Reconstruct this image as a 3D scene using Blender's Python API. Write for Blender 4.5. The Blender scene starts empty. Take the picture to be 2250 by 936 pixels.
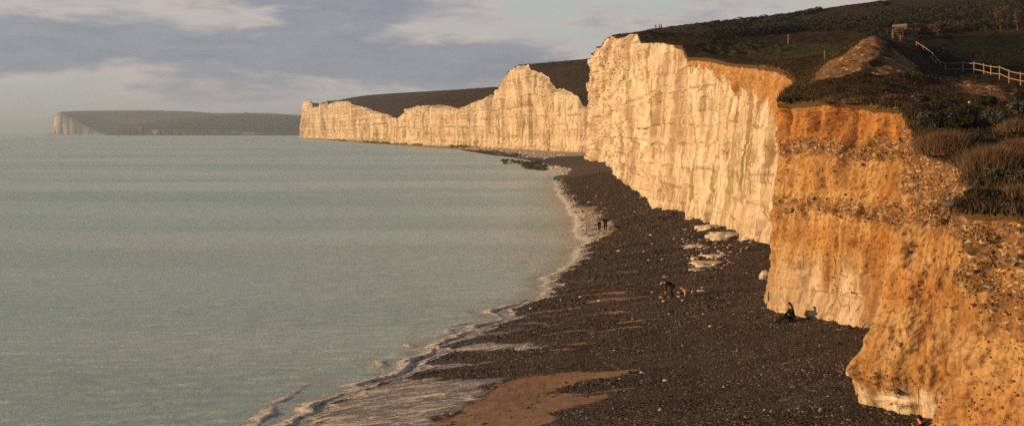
import bpy, math, random
import numpy as np
from mathutils import Vector, Matrix

rng = np.random.default_rng(11)
random.seed(11)
SC = bpy.context.scene
COL = SC.collection

# ------------------------------------------------------------------ survey of the place
H, F, U0, V0 = 13.0, 2700.0, 1125.0, 291.0     # eye height (m), focal length and principal point used for the survey


def pix(u, v, Y):
    return np.array([(u - U0) / F * Y, Y, H + (V0 - v) / F * Y])


# ------------------------------------------------------------------ noise
def _h(ix, iy, seed):
    h = (ix.astype(np.int64) * 374761393 + iy.astype(np.int64) * 668265263 + seed * 144269504) & 0xFFFFFFFF
    h = ((h ^ (h >> 13)) * 1274126177) & 0xFFFFFFFF
    h = ((h ^ (h >> 16)) * 2246822519) & 0xFFFFFFFF
    return (h ^ (h >> 15)) & 0xFFFFFFFF


def hash01(ix, iy, seed=0):
    return _h(np.asarray(ix), np.asarray(iy), seed).astype(np.float64) / 4294967295.0


def pn(x, y, seed=0):
    x = np.asarray(x, float); y = np.asarray(y, float)
    x, y = np.broadcast_arrays(x, y)
    ix = np.floor(x); iy = np.floor(y)
    fx = x - ix; fy = y - iy
    ix = ix.astype(np.int64); iy = iy.astype(np.int64)
    sx = fx * fx * fx * (fx * (fx * 6 - 15) + 10)
    sy = fy * fy * fy * (fy * (fy * 6 - 15) + 10)

    def g(dx, dy):
        a = hash01(ix + dx, iy + dy, seed) * 6.283185307
        return np.cos(a) * (fx - dx) + np.sin(a) * (fy - dy)
    a = g(0, 0); b = g(1, 0); c = g(0, 1); d = g(1, 1)
    return ((a + (b - a) * sx) * (1 - sy) + (c + (d - c) * sx) * sy) * 1.5


def fbm(x, y, seed=0, octaves=4, gain=0.5):
    t = 0; amp = 1.0; f = 1.0
    for k in range(octaves):
        t = t + amp * pn(np.asarray(x) * f, np.asarray(y) * f, seed + 17 * k)
        amp *= gain; f *= 2.03
    return t


def ss(a, b, x):
    t = np.clip((np.asarray(x, float) - a) / (b - a), 0, 1)
    return t * t * (3 - 2 * t)


def poly_sd(x, y, poly):
    """signed distance to a polygon, positive inside"""
    x = np.asarray(x, float); y = np.asarray(y, float)
    d2 = np.full(x.shape, 1e18); ins = np.zeros(x.shape, bool)
    n = len(poly)
    for i in range(n):
        ax, ay = poly[i]; bx, by = poly[(i + 1) % n]
        ex, ey = bx - ax, by - ay
        t = np.clip(((x - ax) * ex + (y - ay) * ey) / (ex * ex + ey * ey + 1e-12), 0, 1)
        d2 = np.minimum(d2, (x - ax - t * ex) ** 2 + (y - ay - t * ey) ** 2)
        c = ((ay > y) != (by > y)) & (x < (bx - ax) * (y - ay) / (by - ay + 1e-12) + ax)
        ins ^= c
    return np.where(ins, 1, -1) * np.sqrt(d2)


# ------------------------------------------------------------------ scene objects
def link(o, parent=None):
    COL.objects.link(o)
    if parent is not None:
        o.parent = parent
    return o


def tag(o, label=None, cat=None, group=None, kind=None):
    if label: o['label'] = label
    if cat: o['category'] = cat
    if group: o['group'] = group
    if kind: o['kind'] = kind
    return o


def empty(name, loc, rz=0.0):
    o = bpy.data.objects.new(name, None)
    o.empty_display_size = 0.2
    o.location = loc; o.rotation_euler = (0, 0, rz)
    return link(o)


def mesh_np(name, V, faces, mat, attrs=None, smooth=True, parent=None, vattr=None):
    V = np.asarray(V, np.float32).reshape(-1, 3)
    me = bpy.data.meshes.new(name)
    me.vertices.add(len(V)); me.vertices.foreach_set('co', V.ravel())
    if isinstance(faces, np.ndarray):
        nf, k = faces.shape
        me.loops.add(nf * k); me.loops.foreach_set('vertex_index', faces.astype(np.int32).ravel())
        me.polygons.add(nf)
        me.polygons.foreach_set('loop_start', np.arange(0, nf * k, k, dtype=np.int32))
    else:
        tot = [len(f) for f in faces]
        me.loops.add(sum(tot)); me.loops.foreach_set('vertex_index', np.array([i for f in faces for i in f], np.int32))
        me.polygons.add(len(faces))
        me.polygons.foreach_set('loop_start', np.concatenate([[0], np.cumsum(tot)[:-1]]).astype(np.int32))
    me.update(calc_edges=True)
    me.polygons.foreach_set('use_smooth', np.full(len(me.polygons), smooth, bool))
    for k, a in (attrs or {}).items():
        at = me.attributes.new(k, 'FLOAT', 'POINT')
        at.data.foreach_set('value', np.asarray(a, np.float32).ravel())
    for k, a in (vattr or {}).items():
        at = me.attributes.new(k, 'FLOAT_VECTOR', 'POINT')
        at.data.foreach_set('vector', np.asarray(a, np.float32).ravel())
    me.materials.append(mat)
    me.validate()
    return link(bpy.data.objects.new(name, me), parent)


def grid_faces(n, m):
    i = np.arange(n - 1)[:, None]; j = np.arange(m - 1)[None, :]
    a = (i * m + j).ravel()
    return np.stack([a, a + m, a + m + 1, a + 1], 1)


class MB:
    def __init__(s):
        s.v = []; s.f = []; s.t = []

    def add(s, V, Fs, tint=0.5):
        b = len(s.v)
        s.v += [tuple(p) for p in V]; s.f += [tuple(b + i for i in f) for f in Fs]
        s.t += [tint] * len(V)
        return s

    def box(s, c, size, rz=0.0, jit=0.0, tint=0.5, taper=1.0):
        cx, cy, cz = c; a, b, h = size[0] / 2, size[1] / 2, size[2] / 2
        V = []
        for k in (-1, 1):
            t = taper if k > 0 else 1.0
            for (i, j) in ((-1, -1), (1, -1), (1, 1), (-1, 1)):
                x, y = i * a * t, j * b * t
                V.append((cx + x * math.cos(rz) - y * math.sin(rz) + random.uniform(-jit, jit),
                          cy + x * math.sin(rz) + y * math.cos(rz) + random.uniform(-jit, jit), cz + k * h))
        return s.add(V, [(3, 2, 1, 0), (4, 5, 6, 7), (0, 1, 5, 4), (1, 2, 6, 5), (2, 3, 7, 6), (3, 0, 4, 7)], tint)

    def tube(s, pts, radii, n=6, tint=0.5):
        V = []; Fs = []
        pts = [Vector(p) for p in pts]
        for i, p in enumerate(pts):
            d = (pts[min(i + 1, len(pts) - 1)] - pts[max(i - 1, 0)]).normalized()
            up = Vector((0, 0, 1)) if abs(d.z) < 0.9 else Vector((1, 0, 0))
            a = d.cross(up).normalized(); b = d.cross(a)
            for k in range(n):
                w = 6.283185 * k / n
                V.append(p + (a * math.cos(w) + b * math.sin(w)) * radii[i])
        for i in range(len(pts) - 1):
            for k in range(n):
                k2 = (k + 1) % n
                Fs.append((i * n + k, i * n + k2, i * n + n + k2, i * n + n + k))
        Fs.append(tuple(range(n))); Fs.append(tuple((len(pts) - 1) * n + k for k in reversed(range(n))))
        return s.add(V, Fs, tint)

    def build(s, name, mat, parent=None, smooth=False):
        return mesh_np(name, np.array(s.v), s.f, mat, {'tint': s.t}, smooth, parent)


# ------------------------------------------------------------------ materials
class NT:
    def __init__(s, nt):
        s.nt = nt; s.L = nt.links

    def n(s, typ, **kw):
        nd = s.nt.nodes.new(typ)
        for k, v in kw.items(): setattr(nd, k, v)
        return nd

    def put(s, sock, v):
        if isinstance(v, bpy.types.NodeSocket): s.L.new(v, sock)
        elif isinstance(v, (tuple, list)) and len(v) == 3 and sock.type == 'RGBA': sock.default_value = (*v, 1)
        else: sock.default_value = v

    def attr(s, name, vec=False):
        nd = s.n('ShaderNodeAttribute', attribute_name=name)
        return nd.outputs['Vector'] if vec else nd.outputs['Fac']

    def pos(s):
        return s.n('ShaderNodeNewGeometry').outputs['Position']

    def vmul(s, v, k):
        nd = s.n('ShaderNodeVectorMath', operation='MULTIPLY'); s.put(nd.inputs[0], v); nd.inputs[1].default_value = k
        return nd.outputs[0]

    def vadd(s, a, b):
        nd = s.n('ShaderNodeVectorMath', operation='ADD'); s.put(nd.inputs[0], a); s.put(nd.inputs[1], b)
        return nd.outputs[0]

    def noise(s, vec, scale=1.0, detail=4, rough=0.55, dist=0.0, color=False):
        nd = s.n('ShaderNodeTexNoise'); s.put(nd.inputs['Vector'], vec)
        nd.inputs['Scale'].default_value = scale; nd.inputs['Detail'].default_value = detail
        nd.inputs['Roughness'].default_value = rough; nd.inputs['Distortion'].default_value = dist
        return nd.outputs['Color'] if color else nd.outputs['Fac']

    def voro(s, vec, scale=1.0, feature='F1', out='Distance', rnd=1.0):
        nd = s.n('ShaderNodeTexVoronoi', feature=feature); s.put(nd.inputs['Vector'], vec)
        nd.inputs['Scale'].default_value = scale; nd.inputs['Randomness'].default_value = rnd
        return nd.outputs[out]

    def ma(s, op, a, b=0.0, c=None, clamp=False):
        nd = s.n('ShaderNodeMath', operation=op, use_clamp=clamp)
        s.put(nd.inputs[0], a); s.put(nd.inputs[1], b)
        if c is not None: s.put(nd.inputs[2], c)
        return nd.outputs[0]

    def rng(s, v, a, b, c=0.0, d=1.0, smooth=True):
        nd = s.n('ShaderNodeMapRange', interpolation_type='SMOOTHSTEP' if smooth else 'LINEAR')
        s.put(nd.inputs['Value'], v)
        for k, x in zip(('From Min', 'From Max', 'To Min', 'To Max'), (a, b, c, d)): s.put(nd.inputs[k], x)
        return nd.outputs[0]

    def mix(s, f, a, b, mode='MIX'):
        nd = s.n('ShaderNodeMix', data_type='RGBA', blend_type=mode)
        s.put(nd.inputs[0], f); s.put(nd.inputs[6], a); s.put(nd.inputs[7], b)
        return nd.outputs[2]

    def bump(s, h, strength=0.5, dist=0.1, normal=None):
        nd = s.n('ShaderNodeBump'); nd.inputs['Strength'].default_value = strength; nd.inputs['Distance'].default_value = dist
        s.put(nd.inputs['Height'], h)
        if normal is not None: s.put(nd.inputs['Normal'], normal)
        return nd.outputs[0]

    def sep(s, v):
        nd = s.n('ShaderNodeSeparateXYZ'); s.put(nd.inputs[0], v); return nd.outputs

    def comb(s, x, y, z):
        nd = s.n('ShaderNodeCombineXYZ')
        for i, q in enumerate((x, y, z)): s.put(nd.inputs[i], q)
        return nd.outputs[0]


def new_mat(name, rough=0.9, spec=0.2):
    m = bpy.data.materials.new(name); m.use_nodes = True
    nt = m.node_tree; nt.nodes.clear()
    t = NT(nt)
    out = t.n('ShaderNodeOutputMaterial'); p = t.n('ShaderNodeBsdfPrincipled')
    t.L.new(p.outputs[0], out.inputs['Surface'])
    p.inputs['Roughness'].default_value = rough
    p.inputs['Specular IOR Level'].default_value = spec
    return m, t, p


def mat_cliff():
    m, t, p = new_mat('cliff_rock', 0.95, 0.1)
    sz = t.attr('sz', True)                       # (along the cliff, height, 0) in metres, far cliffs coarser
    wob = t.noise(t.vmul(sz, (0.5, 0.5, 1)), 1.0, 3, color=True)
    szw = t.vadd(sz, t.vmul(wob, (0.5, 0.35, 0)))
    streak = t.noise(t.vmul(szw, (0.9, 0.07, 1)), 1.0, 6, 0.62)
    streak2 = t.noise(t.vmul(szw, (2.6, 0.22, 1)), 1.0, 5, 0.6)
    patch = t.noise(t.vmul(sz, (0.14, 0.10, 1)), 1.0, 5, 0.6)
    streak3 = t.noise(t.vmul(szw, (0.30, 0.035, 1)), 1.0, 6, 0.65)
    fine = t.noise(t.vmul(sz, (3.0, 3.0, 1)), 1.0, 6, 0.65)
    c = t.mix(t.rng(patch, 0.38, 0.62), (0.60, 0.505, 0.385), (0.49, 0.39, 0.275))
    c = t.mix(t.ma('MULTIPLY', t.rng(streak, 0.47, 0.66), 0.85), c, (0.205, 0.135, 0.075))
    c = t.mix(t.ma('MULTIPLY', t.rng(streak2, 0.50, 0.68), 0.75), c, (0.18, 0.125, 0.075))
    c = t.mix(t.ma('MULTIPLY', t.rng(streak2, 0.47, 0.33), 0.5), c, (0.66, 0.59, 0.48))
    c = t.mix(t.ma('MULTIPLY', t.rng(streak3, 0.5, 0.64), 0.75), c, (0.25, 0.175, 0.105))
    c = t.mix(t.ma('MULTIPLY', t.rng(fine, 0.55, 0.72), 0.45), c, (0.245, 0.185, 0.125))
    strata = t.noise(t.vmul(szw, (0.045, 0.85, 1)), 1.0, 4, 0.6)
    c = t.mix(t.ma('MULTIPLY', t.rng(strata, 0.52, 0.64), 0.3), c, (0.66, 0.59, 0.48))
    c = t.mix(t.ma('MULTIPLY', t.rng(strata, 0.46, 0.36), 0.25), c, (0.30, 0.225, 0.145))
    # flint courses and joints
    z = t.sep(szw)[1]; s_ = t.sep(szw)[0]
    lay = t.ma('FRACT', t.ma('MULTIPLY', t.ma('ADD', z, t.ma('MULTIPLY', t.noise(t.vmul(sz, (0.08, 0.3, 1)), 1.0, 3), 2.2)), 0.62))
    line = t.rng(t.ma('ABSOLUTE', t.ma('SUBTRACT', lay, 0.5)), 0.09, 0.02)
    line = t.ma('MULTIPLY', line, t.rng(t.noise(t.vmul(sz, (0.35, 0.6, 1)), 1.0, 3), 0.46, 0.6))
    crack = t.rng(t.voro(t.vmul(sz, (1.3, 0.5, 1)), 1.0, 'DISTANCE_TO_EDGE', rnd=0.75), 0.04, 0.0)
    crack = t.ma('MULTIPLY', crack, t.rng(t.noise(sz, 0.45, 2), 0.42, 0.62))
    joints = t.ma('MAXIMUM', line, crack)
    chalk = t.mix(t.ma('MULTIPLY', joints, 0.5), c, (0.15, 0.105, 0.07))
    chalk = t.mix(t.ma('MULTIPLY', t.attr('algae'), t.rng(streak2, 0.38, 0.62)), chalk, (0.19, 0.165, 0.06))
    # clay
    band = t.noise(t.vmul(szw, (0.10, 0.75, 1)), 1.0, 5, 0.6)
    k = t.mix(t.rng(band, 0.36, 0.62), (0.385, 0.205, 0.075), (0.47, 0.315, 0.145))
    k = t.mix(t.ma('MULTIPLY', t.rng(streak, 0.42, 0.66), 0.85), k, (0.30, 0.135, 0.04))
    k = t.mix(t.ma('MULTIPLY', t.rng(streak2, 0.47, 0.66), 0.7), k, (0.215, 0.11, 0.045))
    k = t.mix(t.ma('MULTIPLY', t.rng(fine, 0.5, 0.72), 0.5), k, (0.50, 0.335, 0.16))
    ocf = t.ma('ADD', t.attr('ochre'), t.ma('MULTIPLY', t.ma('SUBTRACT', band, 0.5), 1.2))
    k = t.mix(t.ma('MULTIPLY', t.rng(ocf, 0.25, 0.8), 0.8), k, t.mix(t.rng(streak2, 0.35, 0.65), (0.43, 0.185, 0.045), (0.26, 0.115, 0.036)))
    # gravelly head deposit
    sp = t.voro(t.vadd(t.vmul(sz, (11, 14, 1)), t.vmul(t.noise(sz, 9.0, 2, color=True), (1.6, 1.6, 0))), 1.0, 'F1', 'Color')
    spv = t.sep(sp)[0]
    r = t.mix(t.rng(fine, 0.4, 0.65), (0.15, 0.078, 0.032), (0.34, 0.185, 0.078))
    r = t.mix(t.rng(spv, 0.86, 0.92), r, (0.44, 0.33, 0.21))
    r = t.mix(t.rng(spv, 0.22, 0.12), r, (0.10, 0.075, 0.06))
    ng = t.noise(t.vmul(sz, (0.9, 0.5, 1)), 1.0, 5, 0.65)
    k = t.mix(t.ma('MULTIPLY', t.rng(t.noise(t.vmul(sz, (5.5, 4.0, 1)), 1.0, 4, 0.7), 0.50, 0.63), 0.7), k, (0.15, 0.078, 0.034))
    k = t.mix(t.ma('MULTIPLY', t.rng(t.noise(t.vmul(sz, (0.55, 0.8, 1)), 1.0, 6, 0.7), 0.50, 0.66), 0.75), k, (0.20, 0.105, 0.045))
    k = t.mix(t.ma('MULTIPLY', t.rng(t.noise(t.vmul(sz, (14.0, 14.0, 1)), 1.0, 3, 0.7), 0.60, 0.70), 0.6), k, (0.10, 0.06, 0.032))
    cf = t.ma('ADD', t.attr('clay'), t.ma('MULTIPLY', t.ma('SUBTRACT', streak, 0.5), 1.1))
    rf = t.ma('ADD', t.attr('rubble'), t.ma('MULTIPLY', t.ma('SUBTRACT', ng, 0.5), 1.3))
    col = t.mix(t.rng(cf, 0.28, 0.72), chalk, k)
    col = t.mix(t.ma('MULTIPLY', t.rng(rf, 0.25, 0.8), 0.95), col, r)
    # turf and soil crumbling over the lip
    lf = t.ma('ADD', t.attr('lip'), t.ma('MULTIPLY', t.ma('SUBTRACT', ng, 0.5), 1.2))
    col = t.mix(t.rng(lf, 0.4, 0.6), col, (0.085, 0.052, 0.026))
    t.put(p.inputs['Base Color'], col)
    pebb = t.voro(t.vmul(sz, (5.0, 5.0, 1)), 1.0)
    hgt = t.ma('ADD', t.ma('MULTIPLY', fine, 0.6), t.ma('MULTIPLY', streak2, 0.5))
    hgt = t.ma('SUBTRACT', hgt, t.ma('MULTIPLY', t.ma('MULTIPLY', joints, t.ma('SUBTRACT', 1.0, t.attr('clay'), clamp=True)), 0.5))
    hgt = t.ma('SUBTRACT', hgt, t.ma('MULTIPLY', t.ma('MULTIPLY', pebb, t.attr('clay')), 0.5))
    nd = t.n('ShaderNodeBump'); nd.inputs['Strength'].default_value = 0.75
    t.put(nd.inputs['Height'], hgt); t.put(nd.inputs['Distance'], t.ma('MULTIPLY', t.attr('scl'), 0.26))
    t.put(p.inputs['Normal'], nd.outputs[0])
    return m


def mat_land():
    m, t, p = new_mat('down_turf', 1.0, 0.05)
    P = t.pos()
    n1 = t.noise(P, 0.035, 6, 0.6); n2 = t.noise(P, 0.35, 5, 0.65); n3 = t.noise(P, 3.0, 5, 0.7)
    c = t.mix(t.rng(n1, 0.38, 0.62), (0.042, 0.026, 0.014), (0.027, 0.021, 0.010))
    c = t.mix(t.ma('MULTIPLY', t.rng(n2, 0.42, 0.66), 0.7), c, (0.057, 0.034, 0.018))
    c = t.mix(t.ma('MULTIPLY', t.rng(n3, 0.5, 0.72), 0.6), c, (0.024, 0.02, 0.011))
    g = t.mix(t.rng(n3, 0.35, 0.65), (0.036, 0.036, 0.011), (0.062, 0.056, 0.02))
    gf = t.ma('ADD', t.attr('green'), t.ma('MULTIPLY', t.ma('SUBTRACT', n2, 0.5), 0.9))
    c = t.mix(t.rng(gf, 0.35, 0.7), c, g)
    sp = t.sep(t.voro(P, 5.5, 'F1', 'Color'))[0]
    so = t.mix(t.rng(n2, 0.35, 0.65), (0.20, 0.105, 0.047), (0.255, 0.145, 0.07))
    so = t.mix(t.ma('MULTIPLY', t.rng(n3, 0.48, 0.7), 0.7), so, (0.17, 0.10, 0.05))
    so = t.mix(t.rng(sp, 0.93, 0.96), so, (0.5, 0.42, 0.33))
    sf = t.ma('ADD', t.attr('soil'), t.ma('MULTIPLY', t.ma('SUBTRACT', t.noise(P, 1.1, 5, 0.7), 0.5), 1.0))
    c = t.mix(t.rng(sf, 0.35, 0.65), c, so)
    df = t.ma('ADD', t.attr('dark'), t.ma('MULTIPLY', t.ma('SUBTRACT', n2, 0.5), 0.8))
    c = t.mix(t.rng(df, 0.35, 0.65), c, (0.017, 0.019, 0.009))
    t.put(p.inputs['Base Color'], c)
    hh = t.ma('ADD', t.ma('MULTIPLY', n3, 1.0), t.ma('MULTIPLY', n2, 2.0))
    t.put(p.inputs['Normal'], t.bump(hh, 0.8, 0.35))
    return m


def mat_beach():
    m, t, p = new_mat('beach_shingle', 0.9, 0.25)
    P = t.pos()
    a = t.voro(P, 9.0, 'F1', 'Color'); d = t.voro(P, 9.0)
    v = t.sep(a)
    nb = t.noise(P, 0.22, 5, 0.6)
    c = t.mix(v[0], (0.022, 0.016, 0.014), (0.070, 0.050, 0.040))
    c = t.mix(t.rng(v[1], 0.90, 0.95), c, (0.30, 0.25, 0.21))
    c = t.mix(t.ma('MULTIPLY', t.rng(nb, 0.4, 0.65), 0.55), c, (0.075, 0.05, 0.037))
    n2 = t.noise(P, 1.3, 6, 0.7)
    sand = t.mix(t.rng(n2, 0.3, 0.7), (0.195, 0.12, 0.072), (0.255, 0.16, 0.095))
    sand = t.mix(t.rng(t.noise(t.vmul(P, (0.6, 3.0, 1)), 1.0, 5, 0.7), 0.60, 0.72), sand, (0.19, 0.11, 0.058))
    sf = t.ma('ADD', t.attr('sand'), t.ma('MULTIPLY', t.ma('SUBTRACT', t.noise(t.vmul(P, (0.5, 2.0, 1)), 1.0, 6, 0.72), 0.5), 2.0))
    sm = t.rng(sf, 0.42, 0.56)
    c = t.mix(sm, c, sand)
    ch = t.ma('ADD', t.attr('pale'), t.ma('MULTIPLY', t.ma('SUBTRACT', t.noise(t.vmul(P, (0.8, 0.8, 1)), 1.0, 6, 0.75), 0.5), 3.2))
    c = t.mix(t.rng(ch, 0.42, 0.6), c, (0.42, 0.35, 0.29))
    wet = t.attr('wet')
    c = t.mix(t.ma('MULTIPLY', wet, 0.5), c, (0.05, 0.036, 0.028))
    t.put(p.inputs['Base Color'], c)
    t.put(p.inputs['Roughness'], t.rng(wet, 0.0, 1.0, 0.92, 0.38, False))
    hh = t.ma('MULTIPLY', d, t.ma('SUBTRACT', 1.0, t.ma('MULTIPLY', sm, 0.93)))
    hh = t.ma('SUBTRACT', t.ma('MULTIPLY', n2, 0.5), hh)
    t.put(p.inputs['Normal'], t.bump(hh, 0.9, 0.10))
    return m


def mat_sea():
    m, t, p = new_mat('sea_water', 0.2, 0.5)
    P = t.pos()
    big = t.noise(t.vmul(P, (0.0035, 0.012, 1)), 1.0, 4, 0.55)
    big2 = t.noise(t.vmul(P, (0.006, 0.028, 1)), 1.0, 5, 0.55)
    c = t.mix(t.rng(big, 0.38, 0.62), (0.38, 0.54, 0.525), (0.51, 0.63, 0.615))
    c = t.mix(t.ma('MULTIPLY', t.rng(big2, 0.4, 0.66), 0.45), c, (0.32, 0.46, 0.425))
    c = t.mix(t.attr('shallow'), c, (0.15, 0.12, 0.098))
    fn = t.noise(t.vmul(P, (0.55, 1.5, 1)), 1.0, 7, 0.72, 0.6)
    fn2 = t.noise(t.vmul(P, (0.45, 2.3, 1)), 1.0, 7, 0.74, 0.9)
    ff = t.ma('ADD', t.attr('foam'), t.ma('MULTIPLY', t.ma('SUBTRACT', t.ma('MULTIPLY', t.ma('ADD', fn, fn2), 0.5), 0.5), 3.0))
    lace = t.ma('MULTIPLY', t.rng(t.ma('ABSOLUTE', t.ma('SUBTRACT', t.noise(t.vmul(P, (0.9, 1.9, 1)), 1.0, 5, 0.6, 0.8), 0.5)), 0.035, 0.0), 0.55)
    ff = t.ma('ADD', ff, t.ma('MULTIPLY', lace, t.rng(t.attr('foam'), 0.05, 0.35)))
    fm = t.ma('MULTIPLY', t.rng(ff, 0.30, 0.78), t.rng(t.attr('foam'), 0.0, 0.12))
    c = t.mix(t.ma('MULTIPLY', fm, 0.9), c, (0.86, 0.80, 0.74))
    t.put(p.inputs['Base Color'], c)
    rr = t.rng(big2, 0.35, 0.65, 0.24, 0.34)
    t.put(p.inputs['Roughness'], t.ma('ADD', rr, t.ma('MULTIPLY', fm, 0.55)))
    p.inputs['IOR'].default_value = 1.33
    w1 = t.noise(t.vmul(P, (0.38, 0.95, 1)), 1.0, 8, 0.68, 0.7)
    w2 = t.noise(t.vmul(P, (0.06, 0.22, 1)), 1.0, 4, 0.55, 0.4)
    hh = t.ma('ADD', t.ma('MULTIPLY', w1, 1.1), t.ma('MULTIPLY', w2, 0.9))
    hh = t.ma('ADD', hh, t.ma('MULTIPLY', t.ma('MULTIPLY', fm, fn), 0.6))
    t.put(p.inputs['Normal'], t.bump(hh, 0.9, 0.8))
    return m


def mat_plain(name, a, b, scale=4.0, rough=0.9, spec=0.2, bump=0.0, stretch=(1, 1, 1)):
    """two-tone mottled surface; the mesh's own 'tint' shifts between the tones"""
    m, t, p = new_mat(name, rough, spec)
    tc = t.n('ShaderNodeTexCoord').outputs['Object']
    n = t.noise(t.vmul(tc, stretch), scale, 5, 0.65)
    f = t.ma('ADD', t.rng(n, 0.3, 0.7), t.ma('SUBTRACT', t.attr('tint'), 0.5), clamp=True)
    t.put(p.inputs['Base Color'], t.mix(f, a, b))
    if bump: t.put(p.inputs['Normal'], t.bump(n, 0.7, bump))
    return m


def mat_leaf(name, a, b, c):
    m, t, p = new_mat(name, 0.75, 0.15)
    v = t.attr('tint')
    col = t.mix(t.rng(v, 0.0, 0.5, smooth=False), a, b)
    col = t.mix(t.rng(v, 0.5, 1.0, smooth=False), col, c)
    t.put(p.inputs['Base Color'], col)
    return m


M_CLIFF = mat_cliff(); M_LAND = mat_land(); M_BEACH = mat_beach(); M_SEA = mat_sea()
M_CHALK = mat_plain('chalk_stone', (0.34, 0.28, 0.22), (0.56, 0.50, 0.43), 3.0, 0.95, 0.1, 0.1)
M_PEB = mat_leaf('pebble_tones', (0.024, 0.018, 0.016), (0.070, 0.050, 0.041), (0.27, 0.21, 0.17))
M_WOOD = mat_plain('weathered_wood', (0.20, 0.14, 0.08), (0.38, 0.27, 0.16), 6.0, 0.85, 0.15, 0.02, (6, 6, 1))
M_POST = mat_plain('grey_post_wood', (0.10, 0.075, 0.05), (0.2, 0.15, 0.1), 6.0, 0.9, 0.1, 0.02, (6, 6, 1))
M_CONC = mat_plain('old_concrete', (0.055, 0.05, 0.045), (0.13, 0.11, 0.095), 2.0, 0.9, 0.2, 0.05)
M_WHITE = mat_plain('white_render', (0.5, 0.47, 0.42), (0.7, 0.67, 0.62), 0.6)
M_SLATE = mat_plain('dark_slate', (0.07, 0.06, 0.06), (0.13, 0.11, 0.10), 1.0)
M_SKIN = mat_plain('skin', (0.38, 0.20, 0.13), (0.46, 0.27, 0.18), 6.0, 0.6, 0.3)
M_BLACK = mat_plain('black_cloth', (0.010, 0.009, 0.009), (0.020, 0.017, 0.016), 8.0, 0.95, 0.05)
M_NAVY = mat_plain('dark_denim', (0.014, 0.014, 0.018), (0.028, 0.026, 0.03), 8.0, 0.95, 0.05)
M_HAIRD = mat_plain('dark_hair', (0.012, 0.008, 0.006), (0.03, 0.018, 0.012), 20.0, 0.7, 0.2)
M_HAIRL = mat_plain('blond_hair', (0.42, 0.32, 0.19), (0.58, 0.47, 0.3), 20.0, 0.7, 0.2)
M_FURT = mat_plain('tan_fur', (0.40, 0.24, 0.11), (0.56, 0.38, 0.2), 9.0, 0.9, 0.1)
M_FURB = mat_plain('black_fur', (0.010, 0.009, 0.008), (0.022, 0.018, 0.015), 9.0, 0.9, 0.1)
M_GREY = mat_leaf('grey_leaf', (0.035, 0.035, 0.028), (0.08, 0.08, 0.068), (0.16, 0.155, 0.135))
M_GREEN = mat_leaf('evergreen_leaf', (0.012, 0.016, 0.007), (0.024, 0.03, 0.012), (0.045, 0.05, 0.02))
M_TWIG = mat_leaf('dry_stalk', (0.065, 0.038, 0.023), (0.135, 0.082, 0.047), (0.235, 0.155, 0.095))
M_GORSE = mat_leaf('gorse', (0.012, 0.013, 0.007), (0.026, 0.026, 0.012), (0.055, 0.047, 0.022))
M_GRASS = mat_leaf('dry_grass', (0.026, 0.02, 0.010), (0.06, 0.042, 0.02), (0.12, 0.08, 0.04))
M_BARK = mat_plain('bark', (0.04, 0.03, 0.022), (0.08, 0.06, 0.045), 8.0)
M_WEED = mat_leaf('seaweed_rock', (0.016, 0.014, 0.009), (0.045, 0.038, 0.018), (0.11, 0.095, 0.03))
M_BLUE = mat_plain('faded_blue', (0.05, 0.05, 0.14), (0.09, 0.085, 0.2), 5.0)

M_FLINT = mat_leaf('flint_tones', (0.085, 0.052, 0.029), (0.20, 0.115, 0.052), (0.36, 0.25, 0.135))
import bmesh as _bm
_b = _bm.new(); _bm.ops.create_icosphere(_b, subdivisions=1, radius=1.0)
IV = np.array([v.co[:] for v in _b.verts]); IF = np.array([[v.index for v in f.verts] for f in _b.faces]); _b.free()

# ------------------------------------------------------------------ coast line: foot and rim of the cliffs, near to far
# foot x, foot y, rim x, rim y, rim z, buttress profile
NODES = [
    (24.0, 16.0, 26.0, 16.0, 9.6, 0), (18.0, 26.0, 20.0, 26.5, 9.9, 0), (14.9, 33.0, 16.2, 33.6, 10.3, 0),
    (13.0, 38.0, 14.0, 39.0, 10.6, 0), (15.2, 40.5, 16.3, 41.5, 10.8, 0.2), (15.5, 42.5, 16.9, 44.3, 11.1, 0.8),
    (12.8, 45.5, 17.5, 47.5, 11.5, 1), (16.0, 50.0, 17.9, 50.5, 11.9, 0.5), (16.9, 54.0, 18.1, 54.3, 12.4, 0),
    (17.6, 59.0, 18.9, 58.2, 13.3, 0), (17.9, 62.3, 19.7, 61.3, 14.2, 0), (16.2, 65.5, 17.7, 64.8, 14.5, 0),
    (14.3, 69.0, 14.9, 69.4, 14.7, 0), (16.0, 76.0, 17.3, 77.0, 15.6, 0), (19.0, 86.0, 20.8, 88.0, 16.7, 0),
    (21.5, 97.0, 23.9, 101.0, 17.1, 0), (22.4, 112.0, 24.2, 113.0, 18.9, 0), (21.9, 128.0, 23.6, 128.8, 20.3, 0),
    (21.5, 141.0, 23.1, 142.0, 21.6, 0), (20.4, 151.0, 21.6, 151.6, 22.3, 0), (19.8, 156.0, 21.7, 158.0, 24.2, 0),
    (19.2, 164.0, 20.8, 165.0, 24.8, 0), (20.5, 190.0, 21.6, 191.0, 26.8, 0), (21.0, 205.0, 22.0, 206.0, 27.8, 0),
    (21.5, 212.0, 22.3, 214.0, 29.9, 0), (24.5, 270.0, 25.6, 272.0, 34.2, 0), (27.0, 318.0, 28.0, 320.0, 37.6, 0),
    (29.5, 380.0, 30.3, 381.0, 42.0, 0), (30.3, 430.0, 31.0, 431.0, 42.7, 0), (30.0, 475.0, 31.2, 470.0 + 6, 43.0, 0),
    (29.2, 490.0, 31.6, 492.0, 41.5, 0), (60.0, 560.0, 63.0, 560.0, 38.0, 0), (60.0, 655.0, 63.0, 655.0, 30.0, 0)]
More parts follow.
